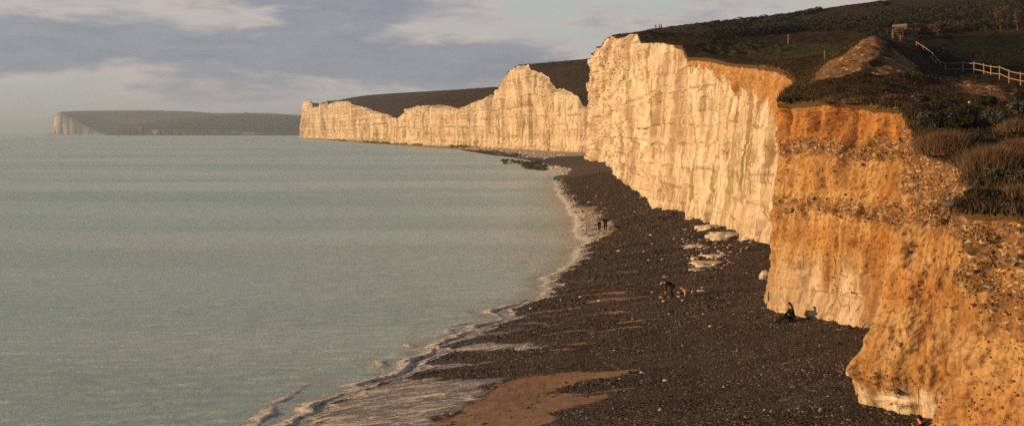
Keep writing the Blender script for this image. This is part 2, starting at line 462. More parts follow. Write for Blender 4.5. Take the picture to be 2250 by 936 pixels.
YB = [(1298, 700), (1256, 722), (1221, 760), (1151, 830), (1081, 926), (998, 1060), (874, 1290), (815, 1620),
      (767, 1960), (735, 2200), (722, 2330), (700, 2480), (680, 2600), (656, 2720)]
RIM = [(1298, 236), (1284, 236), (1274, 226), (1268, 212), (1249, 199), (1225, 196), (1212, 185), (1197, 166),
       (1185, 160), (1168, 155), (1164, 144), (1138, 145), (1116, 160), (1106, 179), (1094, 195), (1085, 207), (1044, 226),
       (1001, 240), (994, 235), (966, 231), (920, 233), (889, 241), (881, 255), (872, 261), (851, 252), (820, 244),
       (814, 240), (771, 229), (767, 223), (734, 224), (731, 240), (723, 240), (721, 227), (716, 221), (712, 226), (702, 228),
       (700, 235), (686, 236), (682, 220), (671, 220)]
chain = []
yu = np.array(YB, float)[::-1]
for (u, v) in RIM:
    yb = float(np.interp(u, yu[:, 0], yu[:, 1]))
    h = H + (V0 - v) / F * yb
    yt = yb + 0.10 * h
    q = pix(u, v, yt)
    ub = u - (12 if u < 690 else 0)
    chain.append((pix(ub, 0, yb)[0], yb, q[0], q[1], q[2], 0))
NODES = NODES + chain + [(-440.0, 2820.0, -436.0, 2820.0, 70.0, 0), (-380.0, 2960.0, -376.0, 2960.0, 60.0, 0)]
NODES = np.array(NODES, float)
for k in (1, 3):                                   # keep both lines strictly advancing
    for i in range(1, len(NODES)):
        NODES[i, k] = max(NODES[i, k], NODES[i - 1, k] + 0.3)
seg = np.hypot(np.diff(NODES[:, 0]), np.diff(NODES[:, 1]))
SN = np.concatenate([[0], np.cumsum(seg)])

SHORE = [(560, 990), (640, 936), (720, 885), (790, 848), (870, 828), (905, 818), (902, 800), (960, 780), (966, 762), (1010, 745),
         (1042, 722), (1080, 711), (1106, 700), (1086, 687), (1140, 671), (1176, 655), (1198, 635), (1206, 610),
         (1232, 585), (1262, 560), (1282, 540), (1266, 500), (1246, 460), (1224, 420), (1214, 395), (1238, 376), (1205, 362), (1130, 347),
         (1062, 335), (1000, 328), (905, 321.5)]
sh = [(-17.0, 20.0), (-14.5, 34.0)]
for (u, v) in SHORE:
    Y = H * F / (v - V0); sh.append(((u - U0) / F * Y, Y))
for (u, v) in [(860, 317), (815, 310.5), (735, 305.5), (690, 303.2)]:
    Y = float(np.interp(u, yu[:, 0], yu[:, 1])); sh.append(((u - U0) / F * Y - 8 - Y * 0.006, Y))
sh += [(-505.0, 2760.0), (-470.0, 3100.0), (-470.0, 60000.0)]
SHX = np.array(sh)


def xs(Y):
    Y = np.asarray(Y, float)
    return np.interp(Y, SHX[:, 1], SHX[:, 0]) + (0.22 + np.clip(Y, 0, 900) * 0.006) * (pn(Y / (2.0 + Y * 0.03), Y * 0, 301) + 0.5 * pn(Y / (0.8 + Y * 0.011), Y * 0, 302)) * (Y < 2600)
def xb(Y): return np.interp(Y, NODES[:, 1], NODES[:, 0])


def beach_z(x, y):
    a = xs(y); b = xb(y)
    top = np.interp(y, [0, 130, 500, 700, 1500], [3.0, 3.0, 2.4, 1.6, 1.2])
    t = (x - a) / np.maximum(b - a, 2.0)
    z = np.where(t > 0, top * np.clip(t, 0, 1.6) ** 0.92, (x - a) * 0.09)
    near = 1 - ss(150, 260, y)
    z = z + near * ss(-0.05, 0.25, t) * (0.17 * pn(x / 13.0, y / 3.0, 5) + 0.14 * pn(x / 6, y / 7, 6) + 0.10 * pn(t * 7 + 0.5 * pn(x / 9, y / 9, 12), y / 22, 11) * ss(0.25, 0.5, t))
    z = z + near * 0.02 * fbm(x / 0.7, y / 0.7, 8, 2) * ss(0.1, 0.3, t)
    return z


def ray_beach(u, v):
    z = 1.2
    for _ in range(60):
        Y = (H - z) * F / (v - V0); X = (u - U0) / F * Y
        z = 0.6 * z + 0.4 * float(beach_z(np.array(X), np.array(Y)))
    return np.array([X, Y, z])


# ------------------------------------------------------------------ height of the land above the cliffs
CTRL = []
for nd in NODES[:33]:
    CTRL.append((nd[2], nd[3], nd[4]))


def cp(u, v, Y): CTRL.append(tuple(pix(u, v, Y)))


for a in [(2243, 190, 80), (2116, 165, 93), (2078, 162, 98), (2035, 132, 104), (2014, 108, 110), (2000, 160, 85), (1900, 192, 72),
          (2050, 200, 75), (2150, 228, 65), (2240, 250, 58), (2200, 330, 50), (2240, 420, 42), (2250, 470, 37), (2400, 470, 37), (2420, 330, 50),
          (2400, 250, 62), (1925, 79, 93), (1880, 102, 91), (1836, 130, 89.5), (1955, 100, 92), (1990, 134, 91), (2030, 152, 90),
          (1960, 175, 80), (1935, 84, 97), (1870, 112, 103), (1830, 128, 112),
          (1850, 108, 130), (1935, 88, 118), (1980, 80, 140), (2060, 77, 150), (2150, 76, 152), (2250, 76, 152), (2400, 74, 152),
          (2050, 112, 122), (2150, 122, 112), (2250, 130, 105), (2400, 150, 98),
          (1700, 122, 150), (1760, 96, 190), (1850, 84, 180), (1600, 92, 230), (1700, 62, 330), (1520, 84, 290), (1500, 66, 370), (1900, 55, 280), (2150, 64, 220), (2250, 62, 210), (2450, 60, 210),
          (1450, 66, 440), (1600, 50, 480), (1720, 35, 500), (1900, 12, 520), (2100, -12, 520), (2300, -36, 500), (2600, -60, 480),
          (2000, 34, 330), (2200, 24, 330), (2450, 10, 330),
          (1420, 96, 640), (1650, 70, 660), (1950, 50, 680), (2300, 30, 680), (2600, 20, 680)]:
    cp(*a)
CTRL = np.array(CTRL)


def tc(x, y):
    Y = np.maximum(y, 8.0)
    return (x / Y) * 12.0, 6.0 * np.log(Y)


def _k(r2): return 0.5 * r2 * np.log(r2 + 1e-12)


ca, cb = tc(CTRL[:, 0], CTRL[:, 1])
n = len(CTRL)
A = np.zeros((n + 3, n + 3))
A[:n, :n] = _k((ca[:, None] - ca[None]) ** 2 + (cb[:, None] - cb[None]) ** 2) + np.eye(n) * 0.002
A[:n, n:] = np.stack([np.ones(n), ca, cb], 1); A[n:, :n] = A[:n, n:].T
TPW = np.linalg.solve(A, np.concatenate([CTRL[:, 2], np.zeros(3)]))


def tps(x, y):
    a, b = tc(x, y); out = TPW[n] + TPW[n + 1] * a + TPW[n + 2] * b
    for i in range(n):
        out = out + TPW[i] * _k((a - ca[i]) ** 2 + (b - cb[i]) ** 2)
    return out


SKY = np.array([(600, 221), (660, 219), (679, 219), (716, 220), (790, 212), (850, 207), (1000, 199), (1088, 193), (1094, 194), (1106, 178),
                (1116, 159), (1138, 144), (1165, 143), (1300, 131), (1330, 85), (1400, 74), (1450, 66), (1520, 57), (1600, 50),
                (1720, 35), (1800, 25), (1900, 10), (1990, 0), (2250, -40), (2600, -90)], float)

# samples along the coast
S = [0.0]
while S[-1] < SN[-1]:
    y = np.interp(S[-1], SN, NODES[:, 1])
    step = 0.10 if y < 70 else (0.0016 * y if y < 500 else 0.0012 * y)
    S.append(S[-1] + max(0.075, step))
S = np.array(S[:-1])
R = np.stack([np.interp(S, SN, NODES[:, k]) for k in range(6)], 1)
wig = np.clip(R[:, 1] / 90, 0.4, 4)


def smooth1(a, w):
    k = np.ones(w) / w
    return np.convolve(np.pad(a, (w // 2, w - 1 - w // 2), mode='edge'), k, 'valid')


# natural raggedness of the rim
rimn = fbm(S / (2.2 * wig), 0 * S + 3.3, 21, 4) * np.where(R[:, 1] < 75, 0.9, 0.6) * wig
rimz = fbm(S / (1.6 * wig), 0 * S + 7.7, 22, 4) * np.where(R[:, 1] < 75, 0.34, 0.18) * wig
tx = np.gradient(smooth1(R[:, 0], 25)); ty = np.gradient(smooth1(R[:, 1], 25))
tl = np.hypot(tx, ty) + 1e-9
NX, NY = -ty / tl, tx / tl
TOPX = R[:, 2] + rimn * NX * 0.7
TOPY = R[:, 3] + rimn * NY * 0.25
TOPY = np.maximum.accumulate(TOPY + np.arange(len(TOPY)) * 1e-4)
TOPZ = R[:, 4] + rimz


_up = U0 + F * R[:, 0] / R[:, 1]
_du = smooth1(np.abs(np.gradient(_up, S)), 61)
KS = smooth1(np.clip(5.0 / np.maximum(_du, 1e-3), 1.0, 26.0), 41)
SK = np.concatenate([[0], np.cumsum(np.diff(S) / (0.5 * (KS[1:] + KS[:-1])))])


def cliff_part(name, i0, i1, rows, label, kz=1.0):
    sl = slice(i0, i1)
    s = S[sl][:, None]; r = R[sl]
    t = np.linspace(0, 1, rows)[None, :]
    zb = (np.interp(r[:, 1], [0, 130, 500, 700, 1500], [3.0, 3.0, 2.4, 1.4, 0.9]) - 1.6)[:, None]
    zt = TOPZ[sl][:, None]
    z = zb + (zt - zb) * t
    Yb = r[:, 1][:, None]
    prof_b = np.interp(z, [2.4, 3.2, 4.3, 5.6, 6.6, 9.2, 10.4, 11.5], [0.0, -0.02, -0.13, 0.08, 0.24, 0.36, 0.62, 1.0])
    w = r[:, 5][:, None]
    f = t * (1 - w) + prof_b * w
    X = r[:, 0][:, None] * (1 - f) + TOPX[sl][:, None] * f
    Y = Yb * (1 - f) + TOPY[sl][:, None] * f
    k = np.clip(Yb / 150, 1.0, 8.0)                 # coarser features on bigger, farther walls
    sk = SK[sl][:, None] + 0 * z; zk = z / kz
    # clay share of the face
    depth = zt - z
    cd = np.interp(Yb, [76, 86, 100, 112, 130, 150, 158, 170], [14, 11, 7.0, 4.6, 2.2, 1.1, 0.3, 0.0])
    drip = fbm(s / 1.7, 0 * s, 31, 3) * 1.3
    clay_wall = ss(0.0, 1.0, (cd + drip * np.minimum(cd, 1) - depth) / np.maximum(cd * 0.45, 0.3)) * (cd > 0.05)
    clay_wall = np.where(depth < cd * 0.5, np.maximum(clay_wall, 0.6), clay_wall)
    lowmix = ss(4.0, 9.0, z + 0.5 * fbm(s / 3, z / 3, 33, 3))
    clay_spur = 0.40 + 0.60 * lowmix
    clay_b = 0.32 + 0.68 * ss(3.4, 4.5, z + 0.3 * fbm(s / 2, z / 2, 34, 3))
    clay_a = np.full(z.shape, 0.95)
    clay = np.where(Yb < 40.5, clay_a, np.where(Yb < 51, clay_b, np.where(Yb < 70.5, clay_spur, clay_wall)))
    g = ss(49, 55, Yb)
    clay = np.where((Yb > 49) & (Yb < 55), clay_b * (1 - g) + clay_spur * g, clay)
    clay = np.where(Yb > 500, 0.0, clay)
    # rubble beds
    nb = fbm(s / 4, z / 2.5, 35, 4)
    rub = np.zeros(z.shape)
    zz = z + 0.35 * nb
    rub3 = 0.95 * np.exp(-((zz - 12.1) / 0.6) ** 2) + 0.95 * np.exp(-((zz - 9.0) / 0.55) ** 2) + 0.3 * nb
    rub3 += 0.9 * ss(62.5, 59.0, Yb) * ss(9.6, 10.6, zz)
    rub1 = 0.95 * ss(7.4, 9.2, zz) + 0.35 * nb + 0.42 * ss(38.2, 35.5, Yb)
    rub2 = 0.9 * ss(9.2, 9.9, zz) + 0.15 * nb
    rub = np.where(Yb < 41, rub1, np.where(Yb < 51, rub2, np.where(Yb < 70.5, rub3, np.where(Yb < 112, 0.35 * nb, 0))))
    rub = np.clip(rub, 0, 1)
    # algae stains
    alg = 0.9 * np.exp(-((Yb - 121.5) / 2.6) ** 2) * ss(3, 9, z) * ss(16.5, 12, z)
    alg = alg + 0.55 * np.exp(-((Yb - 128) / 2) ** 2) * ss(13, 8, z)
    alg = alg + (Yb > 700) * np.clip(0.95 - (z - 2.5) / (2.0 + Yb * 0.0012), 0, 1) * (
        ((Yb > 930) & (Yb < 1055)) | ((Yb > 1360) & (Yb < 1900)))
    alg = alg + (Yb > 700) * 0.35 * ss(0.1, 0.5, fbm(s / 60, z / 30, 36, 3)) * ss(50, 10, z)
    lip = ss(0.045, 0.0, (1 - t)) * np.where(Yb < 160, 1.0, 0.45) * 0.9
    # relief
    big = fbm(sk / 11, zk / 45, 41, 3) * 0.75 * k
    mid = fbm(sk / 3.4, zk / 22, 42, 4) * 0.42 * k
    rid = (1 - np.abs(pn(sk / 1.25 + 0.3 * pn(sk / 3, zk / 5, 9), zk / 14, 43))) * 0.20 * k + (1 - np.abs(pn(sk / 0.55, zk / 3, 54))) * 0.12 * k
    row = np.floor((zk + 0.5 * pn(sk / 9, zk / 30, 44)) / 1.15)
    colm = np.floor((sk + 3 * hash01(row, row * 0, 5) + 0.35 * pn(sk / 0.8, zk / 0.8, 45)) / 0.95)
    row2 = np.floor((zk + 1.2 * pn(sk / 6, zk / 9, 55)) / 3.9)
    col2 = np.floor((sk + 5 * hash01(row2, row2 * 0, 15) + 0.9 * pn(sk / 1.5, zk / 2.0, 56)) / 2.6)
    row3 = np.floor((zk + 0.3 * pn(sk / 4, zk / 2, 57)) / 0.55)
    col3 = np.floor((sk + 3 * hash01(row3, row3 * 0, 25) + 0.2 * pn(sk / 0.5, zk / 0.5, 58)) / 0.5)
    blk = ((hash01(row, colm, 6) - 0.5) * 0.34 * k + (hash01(row, row * 0, 8) - 0.5) * 0.22 * k + (hash01(row2, col2, 16) - 0.5) * 0.55 * k
           + (hash01(row3, col3, 26) - 0.5) * 0.16 * k) * np.where(Yb > 500, 0.3, 0.95)
    dch = big + mid + rid + blk + 0.06 * k * fbm(sk / 0.35, zk / 0.35, 46, 2)
    rill = np.clip(1 - np.abs(pn(s / 1.5 + 0.6 * pn(s / 2, z / 2.5, 19), z / 7.0, 47)), 0, 1) ** 1.5 * 0.55
    dcl = fbm(s / 6, z / 10, 48, 3) * 0.5 + rill * (0.5 + 0.5 * ss(11.6, 12.8, z)) + 0.11 * fbm(s / 0.55, z / 0.7, 49, 4) + 0.42 * pn(s / 2.4, z / 13, 149) \
        + 0.16 * np.clip(rub, 0, 1) * fbm(s / 0.28, z / 0.25, 50, 3, 0.6) + 0.10 * ss(0.1, 0.35, fbm(s / 0.6, z / 1.1, 59, 3)) - 0.22 * ss(0.2, 0.6, fbm(s / 0.8, z / 3.2, 60, 3))
    for (gy, gw, ga, sl_) in ((68.6, 0.45, 1.1, 0.35), (66.55, 0.22, 0.6, 0.2), (65.6, 0.35, 0.9, 0.3), (64.9, 0.25, 0.7, -0.2), (58.6, 0.5, 0.8, 0.2), (46.8, 0.3, 0.5, 0.1), (36.6, 0.25, 0.35, 0.05)):
        dcl = dcl - ga * np.exp(-((Yb - gy - sl_ * (zt - z) * 0.3) / gw) ** 2) * ss(3.4, 0.6, zt - z)
    d = dch * (1 - clay) + dcl * clay
    # sea-cut notch and toe
    d = d + 0.25 * k * np.exp(-((z - zb - 2.2) / 0.8) ** 2) * (0.5 + fbm(s / 2.5, z * 0, 52, 3))
    fade = ss(1.0, 0.93, t)
    d = (d - 0.35) * fade * np.where(Yb > 500, 1.15, 1.0)
    X = X + d * NX[sl][:, None]; Y = Y + d * NY[sl][:, None]
    z = z + 0.05 * k * fbm(sk / 0.8, zk / 0.8, 53, 2) * fade
    V = np.stack([X, Y, z], -1)
    scl = np.broadcast_to(k, z.shape)
    szv = np.stack([np.broadcast_to(sk, z.shape), zk, np.zeros(z.shape)], -1)
    o = mesh_np(name, V, grid_faces(*z.shape), M_CLIFF,
                {'clay': clay, 'rubble': rub, 'algae': np.clip(alg, 0, 1), 'lip': lip, 'scl': scl, 'ochre': np.where(Yb < 76, ss(11.0, 12.8, z) + 0.55 * np.exp(-((z - 7.4) / 0.9) ** 2), 0.35) * (Yb < 200)}, vattr={'sz': szv})
    tag(o, label, None, None, 'structure')
    if Yb.min() < 70:
        pr = (np.clip(rub, 0, 1) * 1.0 + 0.05 * clay) * (t < 0.97) * (z > 2.6)
        pr = pr * np.clip(0.3 + 1.2 * ss(-0.2, 0.5, fbm(s / 1.1, z / 0.8, 62, 3)), 0, None)
        pr = (pr / pr.sum()).ravel()
        pk = rng.choice(pr.size, 42000, p=pr)
        c0 = V.reshape(-1, 3)[pk] + rng.normal(0, 0.02, (len(pk), 3))
        nrm = np.stack([np.broadcast_to(NX[sl][:, None], z.shape).ravel()[pk], np.broadcast_to(NY[sl][:, None], z.shape).ravel()[pk], 0 * c0[:, 0]], 1)
        r_ = rng.lognormal(math.log(0.020), 0.5, len(pk))
        vv = IV[None] * rng.uniform(0.55, 1.25, (len(pk), 1, 3)) * r_[:, None, None] + (c0 + nrm * r_[:, None] * 0.35)[:, None]
        fl = mesh_np('flints', vv.reshape(-1, 3), (IF[None] + (np.arange(len(pk)) * len(IV))[:, None, None]).reshape(-1, 3), M_FLINT,
                     {'tint': np.repeat(rng.beta(1.3, 1.6, len(pk)), len(IV))}, False, o)
        tag(fl, None, None, None, 'stuff')
    return V


iA = int(np.searchsorted(S, np.interp(70.6, NODES[:, 1], SN)))
iB = int(np.searchsorted(S, SN[31])); iC = int(np.searchsorted(S, SN[32]))
cliff_part('clay_cliff', 0, iA + 1, 210, 'orange clay cliff of gravel beds at the near end of the beach')
VMAIN = cliff_part('chalk_cliff', iA, iB + 1, 300, 'tall cream chalk cliff wall behind the shingle beach', 1.5)
cliff_part('far_chalk_cliff', iB, len(S), 150, 'row of far chalk cliffs dipping and rising to the point', 4.0)

# ------------------------------------------------------------------ land
ND = 230
kk = 3.4
tt = (np.exp(kk * np.linspace(0, 1, ND)) - 1) / (math.exp(kk) - 1)
sub = np.arange(0, len(S), 1)
LX0, LY0, LZ0 = TOPX[sub], TOPY[sub], TOPZ[sub]
Dm = np.where(LY0 < 500, np.maximum(0.62 * LY0 + 22 - LX0, 20), np.where(LY0 < 690, 450.0, np.interp(LY0, [690, 1200, 2900], [420, 480, 560])))
d = Dm[:, None] * tt[None, :]
LX = LX0[:, None] + d
LY = np.broadcast_to(LY0[:, None], LX.shape).copy()
te = tps(LX0, LY0)
nearm = LY0 < 700
LZ = np.zeros(LX.shape)
LZ[nearm] = tps(LX[nearm], LY[nearm]) + (LZ0 - te)[nearm][:, None] * np.exp(-d[nearm] / (1.5 + 0.02 * LY0[nearm][:, None]))
plat = np.interp(LY0, [690, 900, 1300, 1700, 2300, 2900], [85, 80, 82, 82, 98, 100])[:, None]
zfar = LZ0[:, None] + (np.maximum(plat, LZ0[:, None]) - LZ0[:, None]) * ss(-30, 150, d)
zfar = zfar - (np.maximum(plat, LZ0[:, None]) - LZ0[:, None]) * ss(-30, 150, 0 * d) * np.exp(-d / 12)
LZ[~nearm] = zfar[~nearm]
uu = U0 + F * LX / LY
cap = H + (V0 - np.interp(uu, SKY[:, 0], SKY[:, 1])) / F * LY
yc = np.interp(uu, [660, 1000, 1100, 1165, 1300, 1330, 1450, 1720, 2100], [2400, 1700, 1500, 1150, 900, 420, 460, 510, 520])
cap = cap - np.maximum(LY - yc, 0) * 0.03
LZ = np.where((LY > 380) & (d > 1.0), np.minimum(LZ, cap), LZ)
# tussocks and hollows
amp = np.clip(LY / 100, 0.5, 6)
fd = ss(0, 2.5, d)
LZ = LZ + (0.16 * fbm(LX / 1.3, LY / 1.3, 61, 3) + 0.25 * fbm(LX / 6, LY / 6, 62, 2)) * np.where(LY < 150, 1, 1.6) * fd
LZ = LZ + 0.10 * ss(0, 0.15, d) * np.where(LY < 200, 1, 3)
LV = np.stack([LX, LY, LZ], -1)
flat = LV.reshape(-1, 3)
fu = U0 + F * flat[:, 0] / flat[:, 1]; fv = V0 - F * (flat[:, 2] - H) / flat[:, 1]


def ray_land(u, v, ymin=0):
    q = (fu - u) ** 2 + (fv - v) ** 2
    w = np.where((q < 20) & (flat[:, 1] > ymin))[0]
    if len(w) == 0: w = np.where(q < q[flat[:, 1] > ymin].min() + 30)[0]
    ym = flat[w, 1].min()
    w = w[flat[w, 1] < ym * 1.04 + 0.5]
    return flat[w[np.argmin(q[w])]].copy()


def land_z(x, y):
    i = int(np.clip(np.searchsorted(LY0, y), 0, len(LY0) - 1))
    return float(np.interp(x, LX[i], LZ[i]))


def wpoly(pts, ray): return [tuple(ray(u, v)[:2]) for (u, v) in pts]


def lmask(pts, soft):
    return ss(-soft, soft, poly_sd(LX, LY, wpoly(pts, ray_land)))


soil = np.maximum(lmask([(1922, 80), (1885, 98), (1836, 128), (1800, 152), (1779, 176), (1760, 192), (1850, 168), (1905, 150), (1935, 120), (1945, 92)], 1.0),
                  0.62 * lmask([(1945, 92), (1935, 125), (1880, 165), (1960, 165), (2040, 165), (2020, 140), (1985, 120)], 1.5))
soil = np.maximum(soil, 0.55 * lmask([(2120, 172), (2200, 190), (2245, 200), (2248, 222), (2180, 215), (2100, 205), (2070, 175)], 1.5))
soil = np.maximum(soil, 0.5 * ss(1.0, 0.0, d) * (LY < 120))
green = np.maximum(lmask([(1540, 104), (1700, 92), (1860, 88), (1850, 108), (1800, 124), (1700, 132), (1580, 112)], 2.5) * 0.85,
                   0.45 * lmask([(1760, 215), (1850, 185), (1990, 165), (2010, 190), (1960, 215), (1850, 222)], 2.0))
green = np.maximum(green, 0.8 * lmask([(2130, 62), (2250, 52), (2250, 74), (2140, 72)], 3.0))
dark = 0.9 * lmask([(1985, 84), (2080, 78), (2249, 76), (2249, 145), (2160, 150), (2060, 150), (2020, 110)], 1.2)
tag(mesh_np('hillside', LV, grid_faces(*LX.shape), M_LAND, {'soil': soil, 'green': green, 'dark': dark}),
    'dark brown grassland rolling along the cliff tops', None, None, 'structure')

# ------------------------------------------------------------------ beach
by = [18.0]
while by[-1] < 2750:
    y = by[-1]
    by.append(y * (1 + (0.0019 if y < 140 else 0.0035 if y < 500 else 0.008)))
by = np.array(by); NB = 400
bt = np.linspace(0, 1, NB)
a_ = xs(by)[:, None] - 7; b_ = xb(by)[:, None] + 3.0
BX = a_ + (b_ - a_) * bt[None]; BY = np.broadcast_to(by[:, None], BX.shape)
BZ = beach_z(BX, BY)


SANDP = wpoly([(1065, 862), (1095, 845), (1150, 828), (1260, 816), (1385, 812), (1396, 822), (1330, 830), (1250, 845), (1200, 862),
              (1290, 862), (1340, 870), (1300, 884), (1225, 900), (1200, 936), (1150, 985), (930, 985), (950, 930), (1015, 908), (1025, 890)], ray_beach)
STREAKS = [(ray_beach(a, b), ray_beach(c, e), w) for (a, b, c, e, w) in [
    (1270, 650, 1400, 642, .5), (1320, 601, 1390, 597, .6), (1280, 664, 1440, 652, .6), (1330, 642, 1388, 640, .5), (1240, 757, 1330, 752, .5),
    (1130, 702, 1250, 690, .6), (1150, 690, 1290, 672, .4), (1290, 730, 1420, 718, .45), (1090, 716, 1200, 712, .5), (1340, 712, 1450, 700, .35),
    (1240, 870, 1400, 850, .3), (1160, 775, 1260, 768, .3), (1380, 660, 1500, 648, .35), (1250, 620, 1350, 612, .5), (1200, 735, 1330, 722, .4), (1290, 690, 1400, 684, .4)]]
PALEP = wpoly([(1245, 455), (1290, 452), (1325, 468), (1338, 490), (1352, 514), (1325, 524), (1285, 526), (1262, 505)], ray_beach)
PALEQ = wpoly([(1195, 372), (1225, 366), (1252, 372), (1248, 384), (1210, 386)], ray_beach)


def sand_mask(x, y):
    x, y = x + 0.7 * fbm(x / 2.2, y / 1.1, 321, 4, 0.6), y + 0.32 * fbm(x / 2.0, y / 1.0, 322, 4, 0.6)
    m = ss(-0.6, 0.6, poly_sd(x, y, SANDP))
    for p, q, w in STREAKS:
        pa = q[:2] - p[:2]; L2 = pa @ pa
        t = np.clip(((x - p[0]) * pa[0] + (y - p[1]) * pa[1]) / L2, 0, 1)
        dd = np.hypot(x - p[0] - t * pa[0], y - p[1] - t * pa[1]) + 0.25 * pn(x / 1.3, y / 0.8, 311)
        m = np.maximum(m, 0.72 * np.exp(-(dd / (w * (0.25 + np.sin(np.pi * np.clip(t, 0.03, 0.97))))) ** 2))
    return m


def pale_mask(x, y):
    x, y = x + 1.2 * fbm(x / 3, y / 4, 323, 4, 0.6), y + 2.5 * fbm(x / 3, y / 4, 324, 4, 0.6)
    m = np.maximum(0.85 * ss(-1.2, 1.2, poly_sd(x, y, PALEP)), 0.75 * ss(-2, 2, poly_sd(x, y, PALEQ)))
    return np.maximum(m, 0.8 * (y > 620) * ss(-2, 8, x - xs(y)))


sand = sand_mask(BX, BY); pale = pale_mask(BX, BY)
e_ = BX - xs(BY)
wet = ss(5.5, 0.5, e_) * np.where(BY < 140, 1, 0.7)
tag(mesh_np('beach', np.stack([BX, BY, BZ], -1), grid_faces(*BX.shape), M_BEACH, {'sand': sand, 'pale': pale, 'wet': wet}),
    'dark shingle beach with brown sand patches', None, None, 'structure')

# ------------------------------------------------------------------ sea
sy = [16.0]
while sy[-1] < 24000:
    y = sy[-1]
    sy.append(y * (1 + (0.0021 if y < 130 else 0.004 if y < 400 else 0.01 if y < 3000 else 0.04)))
sy = np.array(sy)
ec = list(np.arange(9.5, -9.0, -0.085))
st = 0.09
while ec[-1] > -24000:
    st = min(st * 1.045, 3000); ec.append(ec[-1] - st)
ec = np.array(ec)
SX = xs(sy)[:, None] + ec[None]; SY = np.broadcast_to(sy[:, None], SX.shape)
E = np.broadcast_to(ec[None], SX.shape)
bz = beach_z(SX, SY)
nr = 1 - ss(150, 400, SY)


def smask(pts, soft):
    return ss(-soft, soft, poly_sd(SX, SY, wpoly(pts, ray_beach)))


def smask(pts, soft, _f=smask):
    return ss(-soft * 1.6, soft * 1.6, poly_sd(SX + 0.55 * WX, SY + 0.30 * WY, wpoly(pts, ray_beach)))


WX = fbm(SX / 1.6, SY / 1.1, 271, 4, 0.6); WY = fbm(SX / 1.5, SY / 1.2, 272, 4, 0.6)
swl = [smask([(640, 985), (700, 920), (760, 872), (870, 835), (960, 832), (1040, 833), (1112, 831), (1082, 850), (1066, 868), (1022, 889), (1017, 906), (962, 914), (948, 936), (900, 990)], 0.25),
       0.8 * smask([(930, 806), (1010, 797), (1118, 788), (1010, 806), (940, 815)], 0.2),
       0.9 * smask([(985, 770), (1050, 752), (1130, 755), (1206, 757), (1190, 765), (1060, 772)], 0.3),
       0.6 * smask([(1050, 735), (1120, 722), (1240, 706), (1150, 728), (1070, 742)], 0.3),
       0.85 * smask([(1150, 668), (1185, 640), (1204, 634), (1196, 655), (1165, 672)], 0.35),
       0.7 * smask([(1190, 612), (1215, 594), (1262, 590), (1245, 600), (1205, 612)], 0.5)]
wash = np.max(swl, 0)
washn = wash + 0.42 * fbm(SX / 1.6, SY / 0.45, 71, 4, 0.65) * (wash > 0.004) * (wash < 0.999)
# the two breakers run along the shore
wob = 0.60 * pn(SY / 3.0, SY * 0, 72) + 0.30 * pn(SY / 1.1, SX / 3, 73) + 0.10 * pn(SY / 0.35, SX / 0.6, 173)
b1 = np.exp(-((E + 0.15 + wob) / np.where(E + 0.15 + wob > 0, 0.16, 0.75)) ** 2) * (0.45 + 0.55 * ss(-0.35, 0.3, pn(SY / 4.2, SY * 0, 74)))
b1 = b1 * ss(104, 88, SY)
b2 = np.exp(-((E + 1.5 + 0.6 * wob + 0.02 * (SY - 54) * 8) / np.where(E + 1.5 + 0.6 * wob + 0.16 * (SY - 54) > 0, 0.16, 0.7)) ** 2) * ss(66, 60, SY) * ss(-0.5, 0.5, pn(SY / 2.4, 0 * SY, 75))
b3 = np.exp(-((E + 1.9 + 1.4 * wob) / 0.4) ** 2) * ss(66, 69, SY) * ss(92, 84, SY) * ss(-0.1, 0.25, pn(SY / 2.8, 0 * SY, 76))
rough = fbm(SX / 0.28, SY / 0.28, 77, 4, 0.7)
ridge = 0.19 * b1 + 0.11 * b2 + 0.10 * b3
zsea = 0.025 * nr * fbm(SX / 2.5, SY / 1.2, 78, 3) * ss(0, -2, E) + 0.02 * nr * pn(SX / 9, SY / 3.5, 79)
zsea = zsea + ridge * (1 + 0.28 * rough)
edge = bz + (-0.045 + 0.075 * np.clip(washn, -0.3, 1.1)) + ridge * 0.6
SZ = np.where(E > 0, np.maximum(np.where(wash > 0.02, edge, bz - 0.08), zsea - 0.02 - 0.02 * np.maximum(E, 0)), zsea)
SZ = np.where((E > -0.6) & (E <= 0), np.maximum(SZ, bz + 0.02 + ridge * 0.5), SZ)
SZ = np.where((SY > 160) & (E > 0), np.minimum(zsea, 0.03), SZ)
swd = (0.85 + 0.75 * pn(SY / 2.6, SY * 0, 273) + 0.35 * pn(SY / 0.8, SX / 3, 274)) * (1 + np.clip(SY, 0, 300) / 170)
film = (E > -0.3) & (E < swd) & (SY < 330)
SZ = np.where(film, np.maximum(SZ, bz + 0.035 + 0.02 * rough * ss(0, 0.4, swd - E)), SZ)
foam = np.clip(1.8 * b1 + 1.9 * b2 + 1.0 * b3, 0, 1.0) * np.clip(0.92 + 0.45 * fbm(SX / 0.7, SY / 0.45, 177, 4, 0.65), 0.25, 1.15)
foam = np.maximum(foam, 0.5 * np.exp(-((E - 0.45 + 0.8 * wob) / 0.55) ** 2) * ss(-0.15, 0.35, fbm(SX / 1.2, SY / 1.0, 178, 4)) * ss(104, 90, SY))
foam = np.maximum(foam, (SY < 330) * (0.78 * np.exp(-((E - swd + 0.12) / (0.16 + SY * 0.0012)) ** 2) + 0.30 * ss(-0.2, 0.2, E) * ss(0.0, 0.3, swd - E)) * np.clip(0.8 + 0.5 * pn(SY / 1.7, 0 * SY, 275), 0.2, 1.2))
trail = 0.46 * ss(-5.5, -0.5, E) * ss(0.5, -0.5, E) * ss(-0.25, 0.4, fbm(SX / 2.6, SY / 1.2, 80, 3)) * nr * ss(170, 90, SY)
foam = np.maximum(foam, trail)
foam = np.maximum(foam, swl[0] * (0.40 + 0.34 * fbm(SX / 3.0, SY / 0.8, 81, 5, 0.65)))
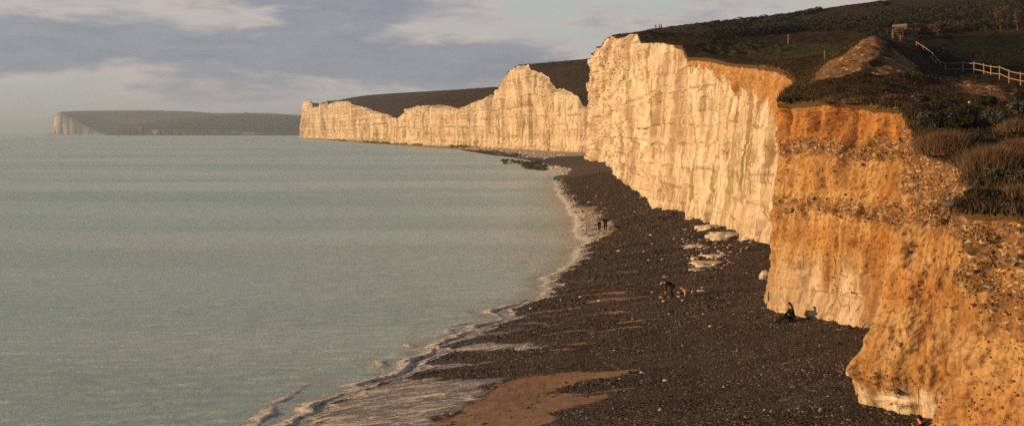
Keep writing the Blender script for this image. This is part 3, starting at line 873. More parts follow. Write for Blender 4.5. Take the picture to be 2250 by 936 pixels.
for q, am in zip(swl[1:], (0.42, 0.5, 0.3, 0.42, 0.4)):
    foam = np.maximum(foam, q / q.max() * am)
edgeb = np.exp(-((washn - 0.25) / 0.2) ** 2) * (wash > 0.05)
foam = np.maximum(foam, 0.6 * edgeb)
lace = 0.70 * np.exp(-((E - 0.1 + 1.2 * wob) / 0.7) ** 2) * ss(90, 100, SY) * ss(420, 260, SY)
foam = np.maximum(foam, lace)
foam = np.maximum(foam, (0.30 * ss(-16, -1, E) + 0.28 * ss(-4, 0, E)) * ss(98, 125, SY) * ss(480, 250, SY))
foam = np.maximum(foam, 0.30 * np.exp(-((E + 3.4 + 0.35 * (SY - 79)) / 0.6) ** 2) * ss(76, 78, SY) * ss(86, 82, SY))
shal0 = ss(0.0, 0.8, E) * nr
shal = np.clip(ss(-2.6, 0.1, E + 0.8 * wob) * 0.6, 0, 1) * ss(400, 150, SY)
shal = np.maximum(shal, shal0)
tag(mesh_np('sea', np.stack([SX, SY, SZ], -1)[:, ::-1], grid_faces(*SX.shape), M_SEA, {'foam': np.clip(foam, 0, 1.2)[:, ::-1], 'shallow': shal[:, ::-1]}),
    'pale green sea with low breakers on the shingle', None, None, 'structure')

# ------------------------------------------------------------------ distant headland across the bay
def headland(name, Yc, depth, rim, ridge, base_v, label):
    us = np.arange(rim[0][0], rim[-1][0] + 0.1, 0.5)
    rv = np.interp(us, *np.array(rim, float).T); gv = np.interp(us, *np.array(ridge, float).T)
    rows = []; sz = []; clay = []; lipm = []
    fl = 10 * pn(us / 11.0, us * 0, 91) + 3 * pn(us / 3.1, us * 0, 92)
    for q in np.linspace(0, 1, 26):
        Y = Yc + fl * (1 - q) + 40 * q; v = base_v + 1.0 + (rv - base_v - 1.0) * q
        rows.append(np.stack([(us - U0) / F * Y, Y, np.maximum(H + (V0 - v) / F * Y, -3)], 1))
        sz.append(np.stack([us * Yc / F / 90, rows[-1][:, 2] / 30, 0 * us], 1))
    nc = len(rows)
    for q in np.linspace(0.02, 1, 40):
        Y = Yc + 40 + depth * q; v = rv + (np.minimum(gv, rv) - rv) * q ** 0.75
        z = H + (V0 - v) / F * Y + 2.5 * fbm(us / 9, us * 0 + q * 8, 93, 3) * min(1, q * 5) * (q < 0.97)
        rows.append(np.stack([(us - U0) / F * Y, Y + 0 * us, z], 1))
    for q in (0.3, 0.7, 1.0):
        Y = Yc + 40 + depth + 1200 * q
        rows.append(np.stack([(us - U0) / F * Y, Y + 0 * us, H + (V0 - np.minimum(gv, rv)) / F * (Yc + 40 + depth) - 60 * q], 1))
    V = np.array(rows); V = V.transpose(1, 0, 2)
    root = mesh_np(name, V[:, nc - 1:], grid_faces(len(us), V.shape[1] - nc + 1), M_LAND,
                   {'soil': np.zeros(V[:, nc - 1:, 0].shape), 'green': np.full(V[:, nc - 1:, 0].shape, 0.62), 'dark': np.zeros(V[:, nc - 1:, 0].shape)})
    tag(root, label, None, None, 'structure')
    sv = np.array(sz).transpose(1, 0, 2)
    z0 = np.zeros(sv.shape[:2])
    mesh_np('chalk_face', V[:, :nc], grid_faces(len(us), nc), M_CLIFF, {'clay': z0 + (0.0 if Yc > 6000 else 0.45), 'rubble': z0 + (0.0 if Yc > 6000 else 0.6), 'algae': z0 + 0.15, 'lip': z0 + (0.0 if Yc > 6000 else 0.6), 'scl': z0 + 5.0},
            parent=root, vattr={'sz': sv})
    return V[:, nc - 1:]


headland('headland', 6500, 700, [(119, 268), (121, 258), (124, 252), (135, 248), (149, 257), (163, 263), (177, 271), (199, 281), (218, 289), (228, 292), (300, 292), (669, 292)],
         [(119, 268), (121, 257), (124, 251), (137, 246), (168, 244), (311, 243), (358, 243), (361, 244), (420, 245), (467, 249), (535, 249), (540, 246.5), (545, 248.5), (591, 249), (669, 254)],
         294.0, 'grey green far headland with a white chalk end across the sea')
HF = headland('headland', 5200, 650, [(230, 292), (243, 288), (264, 277), (302, 275), (342, 282), (435, 285), (529, 289), (600, 292), (700, 293.5)],
              [(230, 292), (243, 287), (264, 276), (295, 273), (342, 267), (404, 260), (467, 254.5), (529, 252), (600, 254), (700, 259)],
              295.0, 'lower brown headland slope in front of the far headland')

# ------------------------------------------------------------------ rocks
def rock_mesh(seed, sx, sy_, sz_, n=3, rough=0.25, flat_top=0.0, block=0.0):
    import bmesh
    bm = bmesh.new(); bmesh.ops.create_icosphere(bm, subdivisions=n, radius=1.0)
    V = np.array([v.co[:] for v in bm.verts]); Fs = np.array([[v.index for v in f.verts] for f in bm.faces]); bm.free()
    r = 1 + rough * (fbm(V[:, 0] * 1.3 + seed * 3.1, V[:, 1] * 1.3 + V[:, 2] * 1.7, seed, 3)) + rough * 0.5 * pn(V[:, 0] * 4 + seed, V[:, 2] * 4 + V[:, 1] * 3, seed + 5)
    V = V * r[:, None]
    if flat_top: V[:, 2] = np.where(V[:, 2] > flat_top, flat_top + (V[:, 2] - flat_top) * 0.25, V[:, 2])
    V *= (sx, sy_, sz_)
    if block:
        h = 0.18; V[:, 2] = V[:, 2] * 0.5 + 0.5 * np.round(V[:, 2] / h) * h
    return V, Fs


def put_rock(name, p, V, Fs, mat, label, cat, group=None, sink=0.25, tint=0.5):
    o = mesh_np(name, V, Fs, mat, {'tint': np.full(len(V), tint)}, True)
    o.location = (p[0], p[1], p[2] + (V[:, 2].max()) * (1 - 2 * sink) * 0.5)
    tag(o, label, cat, group)
    return o


protos = [rock_mesh(i, 1, 0.75 + 0.05 * i, 0.55, 2, 0.3) for i in range(5)]
stone_at = [(1410, 818, 9), (1561, 717, 9), (1462, 836, 12), (1317, 661, 9), (1275, 653, 8), (1218, 668, 6), (1167, 678, 8), (1190, 765, 6), (1362, 832, 6), (1543, 632, 6),
            (1244, 567, 7), (1268, 561, 5), (1360, 552, 9), (1430, 517, 8), (1415, 553, 5), (1310, 431, 5), (1295, 445, 8), (1262, 430, 6), (1330, 458, 6),
            (1455, 570, 5), (1322, 447, 5), (1426, 572, 6), (1505, 560, 4), (1433, 536, 5), (1375, 433, 4), (1395, 466, 5), (1222, 405, 6), (1228, 384, 8),
            (1612, 642, 5), (1640, 600, 5), (1577, 655, 4), (1470, 690, 5), (1390, 700, 5), (1660, 700, 5), (1800, 760, 6), (1620, 770, 5), (1500, 760, 6), (1740, 850, 6),
            (1590, 850, 6), (1450, 900, 8), (1680, 900, 6), (1350, 770, 5), (1820, 870, 5), (1545, 690, 5), (1500, 660, 7), (1452, 654, 9), (1492, 643, 8), (1492, 652, 9), (1470, 654, 7), (1458, 662, 8)]
for i, (u, v, w) in enumerate(stone_at):
    p = ray_beach(u, v); V, Fs = protos[i % 5]
    s_ = max(w, 4) * p[1] / F * 0.55
    put_rock('stone', p, V * s_ * (1, 1, 0.8), Fs, M_CHALK, 'small white chalk stone lying alone on the dark shingle', 'stone', 'white stones scattered over the shingle', 0.3, 0.5 + 0.3 * hash01(i, 3))
p = ray_beach(1871, 824); V, Fs = rock_mesh(31, .24, .2, .2, 3, .2)
put_rock('boulder', p, V, Fs, M_CHALK, 'rounded pale boulder on the shingle close to the bulging clay buttress', 'boulder', None, 0.15, 0.6)
p = ray_beach(1681, 612); V, Fs = rock_mesh(33, .42, .4, .4, 3, .2)
put_rock('boulder', p, V, Fs, M_CHALK, 'big rounded chalk bulge at the foot of the clay cliff corner', 'boulder', None, 0.15, 0.6)  # added rock standing in for the bulging edge of the cliff corner
outs = [(1598, 522, 44, 9, 22, 'large stepped chalk ledge running out from the cliff foot'),
        (1560, 502, 32, 7, 14, 'chalk ledge heaped against the cliff foot beyond the large stepped ledge'),
        (1650, 527, 20, 5, 12, 'squarish chalk block below the join of white and clay cliff'),
        (1532, 542, 30, 6, 6, 'long flat white slab lying seaward of the stepped ledge'),
        (1572, 564, 30, 5, 7, 'narrow white ledge between the two flattest chalk slabs'),
        (1560, 580, 36, 8, 8, 'broad flat white slab lowest down the shingle'),
        (1527, 570, 8, 5, 7, 'small knobbly white rock beside the narrow white ledge'),
        (1535, 592, 18, 5, 5, 'thin white slab at the foot of the broad flat slab'),
        (1543, 639, 12, 4, 4, 'ribbed white slab right of the tan dog'),
        (1466, 609, 11, 2.5, 3, 'thin streak of white rock uphill of the bending person'),
        (1520, 480, 14, 4, 6, 'low white rock at the cliff foot beside the dark shingle')]
for i, (u, v, w, dep, hh, lab) in enumerate(outs):
    p = ray_beach(u, v); k = p[1] / F
    V, Fs = rock_mesh(50 + i, w * k, dep * k * 5, max(hh * k * 0.85, 0.12), 4, 0.38, 0.35, 1)
    put_rock('chalk_ledge', p, V, Fs, M_CHALK, lab, 'rock', None, 0.36, 0.62)


def clumps(name, pts, sizes, mat, label, cat=None, flatn=0.5, tintf=None, kind='stuff'):
    b = rock_mesh(3, 1, 1, 1, 1, 0.3); nv = len(b[0])
    Vs = []; Fs = []; T = []
    for i, (p, s_) in enumerate(zip(pts, sizes)):
        a = rng.uniform(0, 6.28); c, s0 = math.cos(a), math.sin(a)
        v = b[0] * rng.uniform(0.6, 1.3, (1, 3)); v = np.stack([v[:, 0] * c - v[:, 1] * s0, v[:, 0] * s0 + v[:, 1] * c, v[:, 2] * flatn], 1)
        Vs.append(v * s_ + p); Fs.append(b[1] + i * nv); T += [rng.uniform(0, 1) if tintf is None else tintf()] * nv
    o = mesh_np(name, np.concatenate(Vs), np.concatenate(Fs), mat, {'tint': T}, False)
    return tag(o, label, cat, None, kind)


def scatter_uv(polys, count, ray=ray_beach):
    out = []
    for poly, c in zip(polys, count):
        P = np.array(poly, float); lo, hi = P.min(0), P.max(0); k = 0
        while k < c:
            q = rng.uniform(lo, hi)
            if poly_sd(np.array(q[0]), np.array(q[1]), poly) > 0:
                out.append(ray(q[0], q[1])); k += 1
    return np.array(out)


pts = scatter_uv([[(1010, 331), (1060, 330), (1110, 333), (1160, 343), (1150, 347), (1090, 343), (1050, 337)],
                  [(1150, 360), (1185, 357), (1202, 368), (1195, 380), (1160, 379), (1150, 372)], [(1100, 357), (1150, 355), (1150, 366), (1110, 370)]], [260, 210, 40])
pts[:, 2] = np.maximum(pts[:, 2], 0.05)
clumps('seaweed_rocks', pts, rng.uniform(0.5, 1.5, len(pts)), M_WEED, 'dark weedy reef rocks awash at the water edge', None, 0.35)
pts = scatter_uv([[(1195, 370), (1225, 366), (1255, 372), (1250, 384), (1205, 384)], [(1080, 328), (1160, 336), (1250, 340), (1200, 350), (1150, 345)], [(1010, 322), (1100, 326), (1100, 331), (1010, 327)],
                  [(1255, 458), (1325, 470), (1345, 512), (1290, 522)], [(1500, 492), (1560, 492), (1650, 520), (1655, 540), (1600, 595), (1515, 600), (1500, 545)]], [150, 240, 80, 60, 170])
clumps('chalk_rubble', pts, rng.uniform(0.15, 0.5, len(pts)) * np.where(pts[:, 1] > 220, 2.0, 0.35), M_CHALK, 'pale chalk rubble spread along the shore and the cliff foot', None, 0.6)
pts = scatter_uv([[(985, 319), (1070, 321), (1070, 325), (990, 325)], [(790, 309), (870, 313), (930, 317), (925, 320), (800, 314)], [(722, 307), (765, 309), (765, 312), (725, 311)]], [120, 160, 50], ray_beach)
clumps('weedy_ledge', pts, rng.uniform(0.8, 2.2, len(pts)), M_WEED, 'green weedy ledge at the foot of the far cliffs', None, 0.6, lambda: rng.uniform(0.55, 1.0))

# pebbles of the shingle
iv, ifc = IV, IF
NPB = 190000
yy = 36 * np.exp(rng.uniform(0, 1, NPB * 2) ** 1.15 * math.log(330 / 36.0)); xx = rng.uniform(-9, 27, NPB * 2)
e0 = (xx - xs(yy)); ok = (e0 > 0.9 + 0.7 * pn(yy / 2.6, yy * 0, 273)) & (xx < xb(yy) + 0.5)
sm_ = np.maximum(sand_mask(xx, yy), pale_mask(xx, yy)) + 0.5 * fbm(xx / 1.4, yy / 0.5, 312, 4)
ok &= (sm_ < 0.45) | (rng.random(NPB * 2) < 0.13)
wsh = np.max([poly_sd(xx, yy, wpoly(pp, ray_beach)) for pp in ([(640, 985), (700, 920), (870, 835), (1112, 831), (1022, 889), (948, 936), (900, 990)], [(985, 770), (1050, 752), (1206, 757), (1060, 772)])], 0)
ok &= (wsh < 0) | (rng.random(NPB * 2) < 0.02)
xx, yy = xx[ok][:NPB], yy[ok][:NPB]; m_ = len(xx)
zz_ = beach_z(xx, yy)
sz_ = rng.lognormal(math.log(0.021), 0.5, m_) * np.clip(yy / 60, 0.9, 2.6) * (1 + 0.5 * np.clip(fbm(xx / 5, yy / 3, 314, 3), -0.8, 1))
an = rng.uniform(0, 6.28, m_)
v = iv[None] * rng.uniform(0.6, 1.25, (m_, 1, 3)) * sz_[:, None, None] * np.array([1, 1, 0.62])
vx = v[..., 0] * np.cos(an)[:, None] - v[..., 1] * np.sin(an)[:, None]; vy = v[..., 0] * np.sin(an)[:, None] + v[..., 1] * np.cos(an)[:, None]
PV = np.stack([vx + xx[:, None], vy + yy[:, None], v[..., 2] + (zz_ + sz_ * 0.2)[:, None]], -1).reshape(-1, 3)
PF = (ifc[None] + (np.arange(m_) * len(iv))[:, None, None]).reshape(-1, 3)
PT = np.clip(rng.beta(1.5, 4.8, m_) + (rng.random(m_) < 0.025) * 0.5 + 0.26 * fbm(xx / 9, yy / 2.4, 315, 4), 0, 1)
tag(mesh_np('shingle', PV, PF, M_PEB, {'tint': np.repeat(PT, len(iv))}, True), 'grey brown pebbles covering the beach', None, None, 'stuff')

# ------------------------------------------------------------------ plants
def leaf_cloud(lobes, nleaf, size, shell=0.55, up=0.0, tone=(0.2, 0.8)):
    """lobes: (cx,cy,cz,rx,ry,rz). Leaf quads spread through the lobes' outer volume."""
    L = np.array(lobes); wgt = (L[:, 3] * L[:, 4] * L[:, 5]) ** 0.67; wgt /= wgt.sum()
    k = rng.choice(len(L), nleaf, p=wgt)
    dv = rng.normal(size=(nleaf, 3)); dv /= np.linalg.norm(dv, axis=1)[:, None]
    r = shell + (1 - shell) * rng.random(nleaf) ** 0.6
    r *= 1 + 0.22 * fbm(dv[:, 0] * 2.5 + k * 7, dv[:, 1] * 2.5 + dv[:, 2] * 2.5, 101, 2)
    c = L[k, :3] + dv * r[:, None] * L[k, 3:]
    c[:, 2] = np.maximum(c[:, 2], 0.02)
    a = rng.normal(size=(nleaf, 3)) + np.array([0, 0, up]); a /= np.linalg.norm(a, axis=1)[:, None]
    b = np.cross(a, rng.normal(size=(nleaf, 3))); b /= np.linalg.norm(b, axis=1)[:, None]
    s_ = size * rng.uniform(0.6, 1.4, nleaf)[:, None]
    V = np.stack([c - a * s_, c + b * s_ * 0.45, c + a * s_, c - b * s_ * 0.45], 1).reshape(-1, 3)
    Fq = np.arange(nleaf * 4).reshape(-1, 4)
    clump = hash01(np.floor(c[:, 0] / (size * 5)), np.floor(c[:, 1] / (size * 5)) * 31 + np.floor(c[:, 2] / (size * 5)), 9)
    T = np.clip(tone[0] + (tone[1] - tone[0]) * (0.6 * clump + 0.4 * rng.random(nleaf)), 0, 1)
    return V, Fq, np.repeat(T, 4)


def stalks(nst, w, dpt, h, width=0.012, tone=(0.2, 0.9), lean=0.35):
    """thin upright dry stalks: three-sided tapering blades with side twigs"""
    base = np.stack([rng.normal(0, w * 0.42, nst), rng.normal(0, dpt * 0.42, nst), np.zeros(nst)], 1)
    rr = np.exp(-((base[:, 0] / w) ** 2 + (base[:, 1] / dpt) ** 2) * 0.8)
    hh = h * (0.35 + 0.6 * rr) * rng.uniform(0.45, 1.15, nst)
    out = np.stack([base[:, 0] / w, base[:, 1] / dpt], 1) * lean + rng.normal(0, 0.30, (nst, 2))
    tip = base + np.stack([out[:, 0] * hh, out[:, 1] * hh, hh], 1)
    mid = (base + tip) * 0.5 + rng.normal(0, 0.04, (nst, 3)) * hh[:, None]
    a = rng.uniform(0, 6.28, nst); sd = np.stack([np.cos(a), np.sin(a), 0 * a], 1) * width
    V = [base - sd, base + sd, mid + sd * 0.8, mid - sd * 0.8, tip]
    nv = 5
    V = np.stack(V, 1).reshape(-1, 3)
    i = np.arange(nst)[:, None] * nv
    Fl = [tuple(x) for x in np.concatenate([i, i + 1, i + 2, i + 3], 1)] + [tuple(x) for x in np.concatenate([i + 3, i + 2, i + 4], 1)]
    T = np.repeat(np.clip(rng.uniform(tone[0], tone[1], nst), 0, 1), nv)
    return V, Fl, T


def lobes_for(w, dp, h, k=7):
    L = [(0, 0, h * 0.42, w * 0.62, dp * 0.62, h * 0.45)]
    for _ in range(k):
        a = random.uniform(0, 6.28); q = random.uniform(0.3, 0.75)
        L.append((math.cos(a) * w * q, math.sin(a) * dp * q, h * random.uniform(0.25, 0.72), w * random.uniform(0.22, 0.42), dp * random.uniform(0.22, 0.42), h * random.uniform(0.2, 0.34)))
    return L


def stems_mb(w, dp, h, k=9):
    mb = MB()
    for _ in range(k):
        a = random.uniform(0, 6.28); q = random.uniform(0.2, 0.75)
        x, y = math.cos(a) * w * q, math.sin(a) * dp * q
        mb.tube([(x * 0.15, y * 0.15, -0.1), (x * 0.55, y * 0.55, h * 0.35), (x, y, h * random.uniform(0.5, 0.85))], [0.03, 0.02, 0.008], 5)
    return mb


def bush(name, p, w, dp, h, style, label, cat='shrub', group=None, nleaf=2600):
    root = empty(name, (p[0], p[1], p[2] - 0.05), random.uniform(-0.2, 0.2)); tag(root, label, cat, group)
    if style == 'twig':
        V, Fq, T = stalks(int(nleaf * 0.7), w, dp, h * 0.95, 0.008)
        mesh_np('stalks', V, Fq, M_TWIG, {'tint': T}, False, root)
        V, Fq, T = leaf_cloud(lobes_for(w * 0.9, dp * 0.9, h * 0.8, 5), int(nleaf * 1.6), 0.035, 0.3)
        mesh_np('seed_heads', V, Fq, M_TWIG, {'tint': T}, False, root)
        return root
    mt = {'grey': M_GREY, 'green': M_GREEN}[style]
    V, Fq, T = leaf_cloud(lobes_for(w, dp, h, 9), nleaf, 0.05 if style == 'grey' else 0.06, 0.5)
    mesh_np('foliage', V, Fq, mt, {'tint': T}, False, root)
    stems_mb(w, dp, h).build('stem', M_BARK, root)
    return root


BUSHES = [  # u, v of the foot, half width px, height px, style, label
    (2040, 284, 30, 46, 'grey', 'pale grey leafy shrub at the lip of the orange clay face'),
    (2105, 282, 58, 56, 'green', 'dark evergreen thicket in the middle of the clifftop shrubs'),
    (2188, 272, 32, 34, 'grey', 'rounded blue grey shrub right of the dark thicket'),
    (2240, 250, 26, 30, 'grey', 'grey shrub below the wooden fence at the terrace edge'),
    (2172, 232, 22, 28, 'green', 'small dark green bush beside the thin lone stake'),
    (2245, 215, 18, 22, 'green', 'green bush just under the wooden fence rails'),
    (2075, 338, 56, 62, 'twig', 'brown dome of dry stalks overhanging the brown clay edge'),
    (2140, 322, 34, 34, 'grey', 'dark grey shrub tucked behind the brown dome of stalks'),
    (2178, 375, 56, 68, 'twig', 'tall feathery tan clump of dry stems above the near clay buttress'),
    (2235, 345, 40, 50, 'twig', 'reddish dry stems behind the tall feathery clump'),
    (2232, 290, 30, 36, 'twig', 'straw coloured dry stems beside the rounded blue grey shrub'),
    (2185, 392, 30, 28, 'grey', 'low grey shrub in front of the feathery dry stems'),
    (2235, 398, 30, 30, 'grey', 'silver leaved low shrub near the top of the nearest cliff'),
    (2150, 408, 26, 16, 'grey', 'straggling grey mat spilling over the brown clay rim'),
    (2240, 432, 42, 34, 'twig', 'matted brown stems on the top of the nearest cliff'),
    (2165, 428, 46, 22, 'green', 'dark green turf bush hanging on the nearest cliff rim'),
    (2225, 462, 34, 20, 'grey', 'low grey scrub along the very edge of the nearest cliff'),
    (1880, 226, 30, 16, 'twig', 'dark heathery clump on the rim right of the clay rills'),
    (1825, 228, 26, 14, 'twig', 'dark heathery clump on the rim above the clay rills'),
    (1740, 226, 26, 16, 'green', 'dark turf cushion on the outer corner of the clay cliff'),
    (2020, 222, 26, 18, 'grey', 'greyish heath tuft on the terrace above the orange face'),
    (1960, 215, 22, 12, 'twig', 'small brown heath tuft in the grass of the terrace'),
]
for (u, v, hw, hp, stl, lab) in BUSHES:
    p = ray_land(u, v, 30); k = p[1] / F
    bush('shrub', p, hw * k, hw * k * 0.95, hp * k, stl, lab, 'shrub', 'shrubs on the clifftop by the fence', int(1500 + hw * hp * 1.6))

# grass tufts on the near land
sel = np.where((flat[:, 1] > 33) & (flat[:, 1] < 122) & (fu > 1640) & (fu < 2330))[0]
wgt = (1 / flat[sel, 1]) * (1 - 0.85 * soil.ravel()[sel]) * (0.4 + 1.2 * ss(2.5, 0.0, d.ravel()[sel]))
pickn = rng.choice(sel, 30000, p=wgt / wgt.sum())
gp = flat[pickn] + np.concatenate([rng.normal(0, 0.15, (len(pickn), 2)), np.zeros((len(pickn), 1))], 1)
gh = rng.uniform(0.05, 0.17, len(pickn)) * (1 + ss(1.5, 0, d.ravel()[pickn]))
ga = rng.uniform(0, 6.28, len(pickn)); gl = rng.normal(0, 0.5, (len(pickn), 2)) * gh[:, None]
w0 = np.stack([np.cos(ga), np.sin(ga), 0 * ga], 1) * 0.03
GV = np.stack([gp - w0 - [0, 0, .05], gp + w0 - [0, 0, .05], gp + np.concatenate([gl, gh[:, None]], 1)], 1).reshape(-1, 3)
tag(mesh_np('grass', GV, np.arange(len(GV)).reshape(-1, 3), M_GRASS, {'tint': np.repeat(rng.beta(1.5, 2.5, len(pickn)), 3)}, False),
    'short dry grass on the terrace and cliff rim', None, None, 'stuff')

# gorse and scrub on the far slopes, one mass
GV = []; GF = []; GT = []; off = 0
SCR = [([(1530, 54), (1640, 44), (1745, 33), (1745, 42), (1640, 58), (1560, 62)], 110), ([(1640, 70), (1760, 52), (1900, 40), (2050, 22), (2249, 10), (2249, 34), (2050, 50), (1900, 62), (1760, 68)], 520),
       ([(1745, 30), (1800, 22), (1800, 28), (1750, 36)], 40), ([(1890, 12), (1960, 3), (1960, 10), (1900, 17)], 30), ([(2050, 60), (2249, 40), (2249, 58), (2060, 74)], 120),
       ([(1890, 66), (2050, 60), (2060, 76), (1990, 80), (1900, 78)], 110)]
for poly, c in SCR:
    for q in scatter_uv([poly], [c], lambda u, v: ray_land(u, v, 130)):
        r = random.uniform(0.6, 1.7) * min(q[1] / 260, 1.3) * (0.5 if c in (110, 40, 30) else 1.0)
        V, Fq, T = leaf_cloud([(0, 0, r * 0.4, r * 1.5, r * 1.5, r * 0.6)], 70, 0.22 * min(q[1] / 220, 1.6), 0.5, 0.4, (0.0, 0.85))
        GV.append(V + q); GF.append(Fq + off); GT.append(T); off += len(V)
tag(mesh_np('gorse_scrub', np.concatenate(GV), np.concatenate(GF), M_GORSE, {'tint': np.concatenate(GT)}, False), 'dark gorse scrub spread over the upper slopes', None, None, 'stuff')

# dark hedge on the down
root = empty('hedge', ray_land(1570, 84, 150)); tag(root, 'long low dark hedge line across the down', 'hedge')
V0_ = np.array(root.location[:]); Vs = []; Fs = []; Ts = []; off = 0
for (u, v) in [(1572 + 5.0 * i, 84 - 0.085 * (5.0 * i)) for i in range(37)]:
    q = ray_land(u, v, 150); r = random.uniform(1.2, 1.7)
    V, Fq, T = leaf_cloud([(0, 0, r * 0.55, 2.4, 1.6, r * 0.75)], 150, 0.24, 0.5, 0.3, (0, 0.4)); Vs.append(V + q - V0_); Fs.append(Fq + off); Ts.append(T); off += len(V)
mesh_np('foliage', np.concatenate(Vs), np.concatenate(Fs), M_GORSE, {'tint': np.concatenate(Ts)}, False, root)


def bare_tree(p, h, sp, label):
    root = empty('bare_tree', (p[0], p[1], p[2] - 0.1)); tag(root, label, 'tree', 'leafless trees on the slope above the fence')
    mb = MB(); tips = []
    trunk_top = (random.uniform(-.1, .1), 0, h * 0.3)
    mb.tube([(0, 0, 0), trunk_top], [0.13, 0.09], 6)
    for _ in range(9):
        a = random.uniform(0, 6.28); q = random.uniform(0.3, 0.8) * sp
        m = (math.cos(a) * q * 0.5, math.sin(a) * q * 0.5, h * random.uniform(0.45, 0.6)); e = (math.cos(a) * q, math.sin(a) * q, h * random.uniform(0.6, 0.95))
        mb.tube([trunk_top, m, e], [0.07, 0.045, 0.015], 5); tips += [m, e]
    mb.build('trunk', M_BARK, root)
    lob = [(t_[0], t_[1], t_[2], sp * 0.42, sp * 0.42, h * 0.22) for t_ in tips]
    V, Fq, T = leaf_cloud(lob, 1500, 0.16, 0.1, 0.6, (0.0, 0.55)); V = V.reshape(-1, 4, 3); c = V.mean(1, keepdims=True)
    V[:, 1::2] = c + (V[:, 1::2] - c) * 0.35
    mesh_np('crown', V.reshape(-1, 3), Fq, M_TWIG, {'tint': T}, False, root)


for (u, v, hp, sp, lab) in [(2200, 68, 50, 17, 'tall leafless tree at the far right of the slope'), (2236, 66, 44, 14, 'leafless tree beside the tallest bare tree'),
                            (2115, 72, 26, 18, 'low spreading leafless tree near the pale bare patch'), (2062, 74, 30, 20, 'dark bushy leafless tree beyond the grassy bank'),
                            (2022, 78, 26, 14, 'small leafless tree close to the concrete hut'), (1985, 84, 24, 16, 'low leafless tree covering the foot of the concrete hut')]:
    p = ray_land(u, v, 135); k = p[1] / F; bare_tree(p, hp * k, sp * k, lab)
p = ray_land(1660, 100, 130); bush('bush', p, 8 * p[1] / F, 8 * p[1] / F, 16 * p[1] / F, 'green', 'single round dark bush standing alone on the green strip', 'bush', None, 700)

# ------------------------------------------------------------------ fence, posts, hut, cottages
TOPR = [(2014, 94, 112), (2029, 103, 109), (2049, 118, 105.5), (2057, 128, 103), (2066, 137.5, 101), (2078, 141, 99), (2116, 139, 94), (2141, 139.6, 91), (2162, 143.5, 88.5), (2178, 147, 86.5), (2197, 148.5, 84.5), (2218, 157.5, 82), (2243, 162.5, 80), (2275, 166, 77), (2310, 172, 74)]
froot = empty('fence', pix(2116, 166, 94)); tag(froot, 'post and rail wooden fence winding along the dark grassy bank', 'fence')
fo = np.array(froot.location[:])
tops = [pix(*q) for q in TOPR]
hts = [0.85, 1.0, 1.05] + [1.02] * 12
for i, q in enumerate(tops):
    mb = MB(); ln = random.uniform(-0.05, 0.05)
    a = q - fo + [0, 0.05, 0.12]; b = q - fo + [ln, 0.05, -hts[i] - 0.45]
    mb.tube([b, (a + b) / 2, a], [0.044, 0.042, 0.038], 7)
    mb.build('post', M_WOOD, froot, False)
for i in range(len(tops) - 1):
    for k, off_ in enumerate((0.0, 0.45, 0.86)):
        if k == 2 and i < 1: continue
        a = tops[i] - fo - [0, 0.05, off_ * hts[i] / 1.0]; b = tops[i + 1] - fo - [0, 0.05, off_ * hts[i + 1] / 1.0]
        dd = (b - a) / np.linalg.norm(b - a) * 0.12
        MB().tube([a - dd, (a + b) / 2 + [0, 0, random.uniform(-.02, .02)], b + dd], [0.032, 0.036, 0.032] if k < 2 else [0.025, 0.028, 0.025], 6).build('rail', M_WOOD, froot)


def lone_post(u, vb, hp, r, lab, ymin, lean=0.0):
    p = ray_land(u, vb, ymin); k = p[1] / F
    mb = MB(); mb.tube([(0, 0, -0.4), (lean * 0.5 * hp * k, 0, hp * k * 0.5), (lean * hp * k, 0, hp * k)], [r, r * 0.95, r * 0.85], 8)
    o = mb.build('post', M_POST); o.location = p; tag(o, lab, 'post')


lone_post(1733, 97, 21, 0.14, 'tall lone post on the green down near the hedge end', 140)
lone_post(1812, 132, 20, 0.085, 'short lone post on the grass left of the earth mound', 102)
lone_post(1964, 88, 26, 0.11, 'thick weathered post standing behind the earth mound', 92)
lone_post(1979, 90, 14, 0.07, 'thinner short post next to the thick weathered post', 92)
lone_post(2177, 214, 25, 0.035, 'thin stake below the wooden fence among the shrubs', 45, 0.03)
lone_post(1466, 66, 7, 0.12, 'distant marker post on the skyline by the walkers', 380)

p = ray_land(1988, 82, 130); k = p[1] / F
hroot = empty('hut', p, math.radians(38)); tag(hroot, 'flat roofed concrete hut half hidden by bare bushes', 'hut')
wd = 27 * k * 1.15; hh = 24 * k
mb = MB(); mb.box((0, 0, hh / 2 - 0.3), (wd, wd, hh + 0.3), 0, 0.0, 0.55); mb.build('wall', M_CONC, hroot)
mb = MB(); mb.box((0, 0, hh + 0.0), (wd + 0.35, wd + 0.35, 0.28), 0, 0, 0.9); mb.build('roof', M_CONC, hroot)


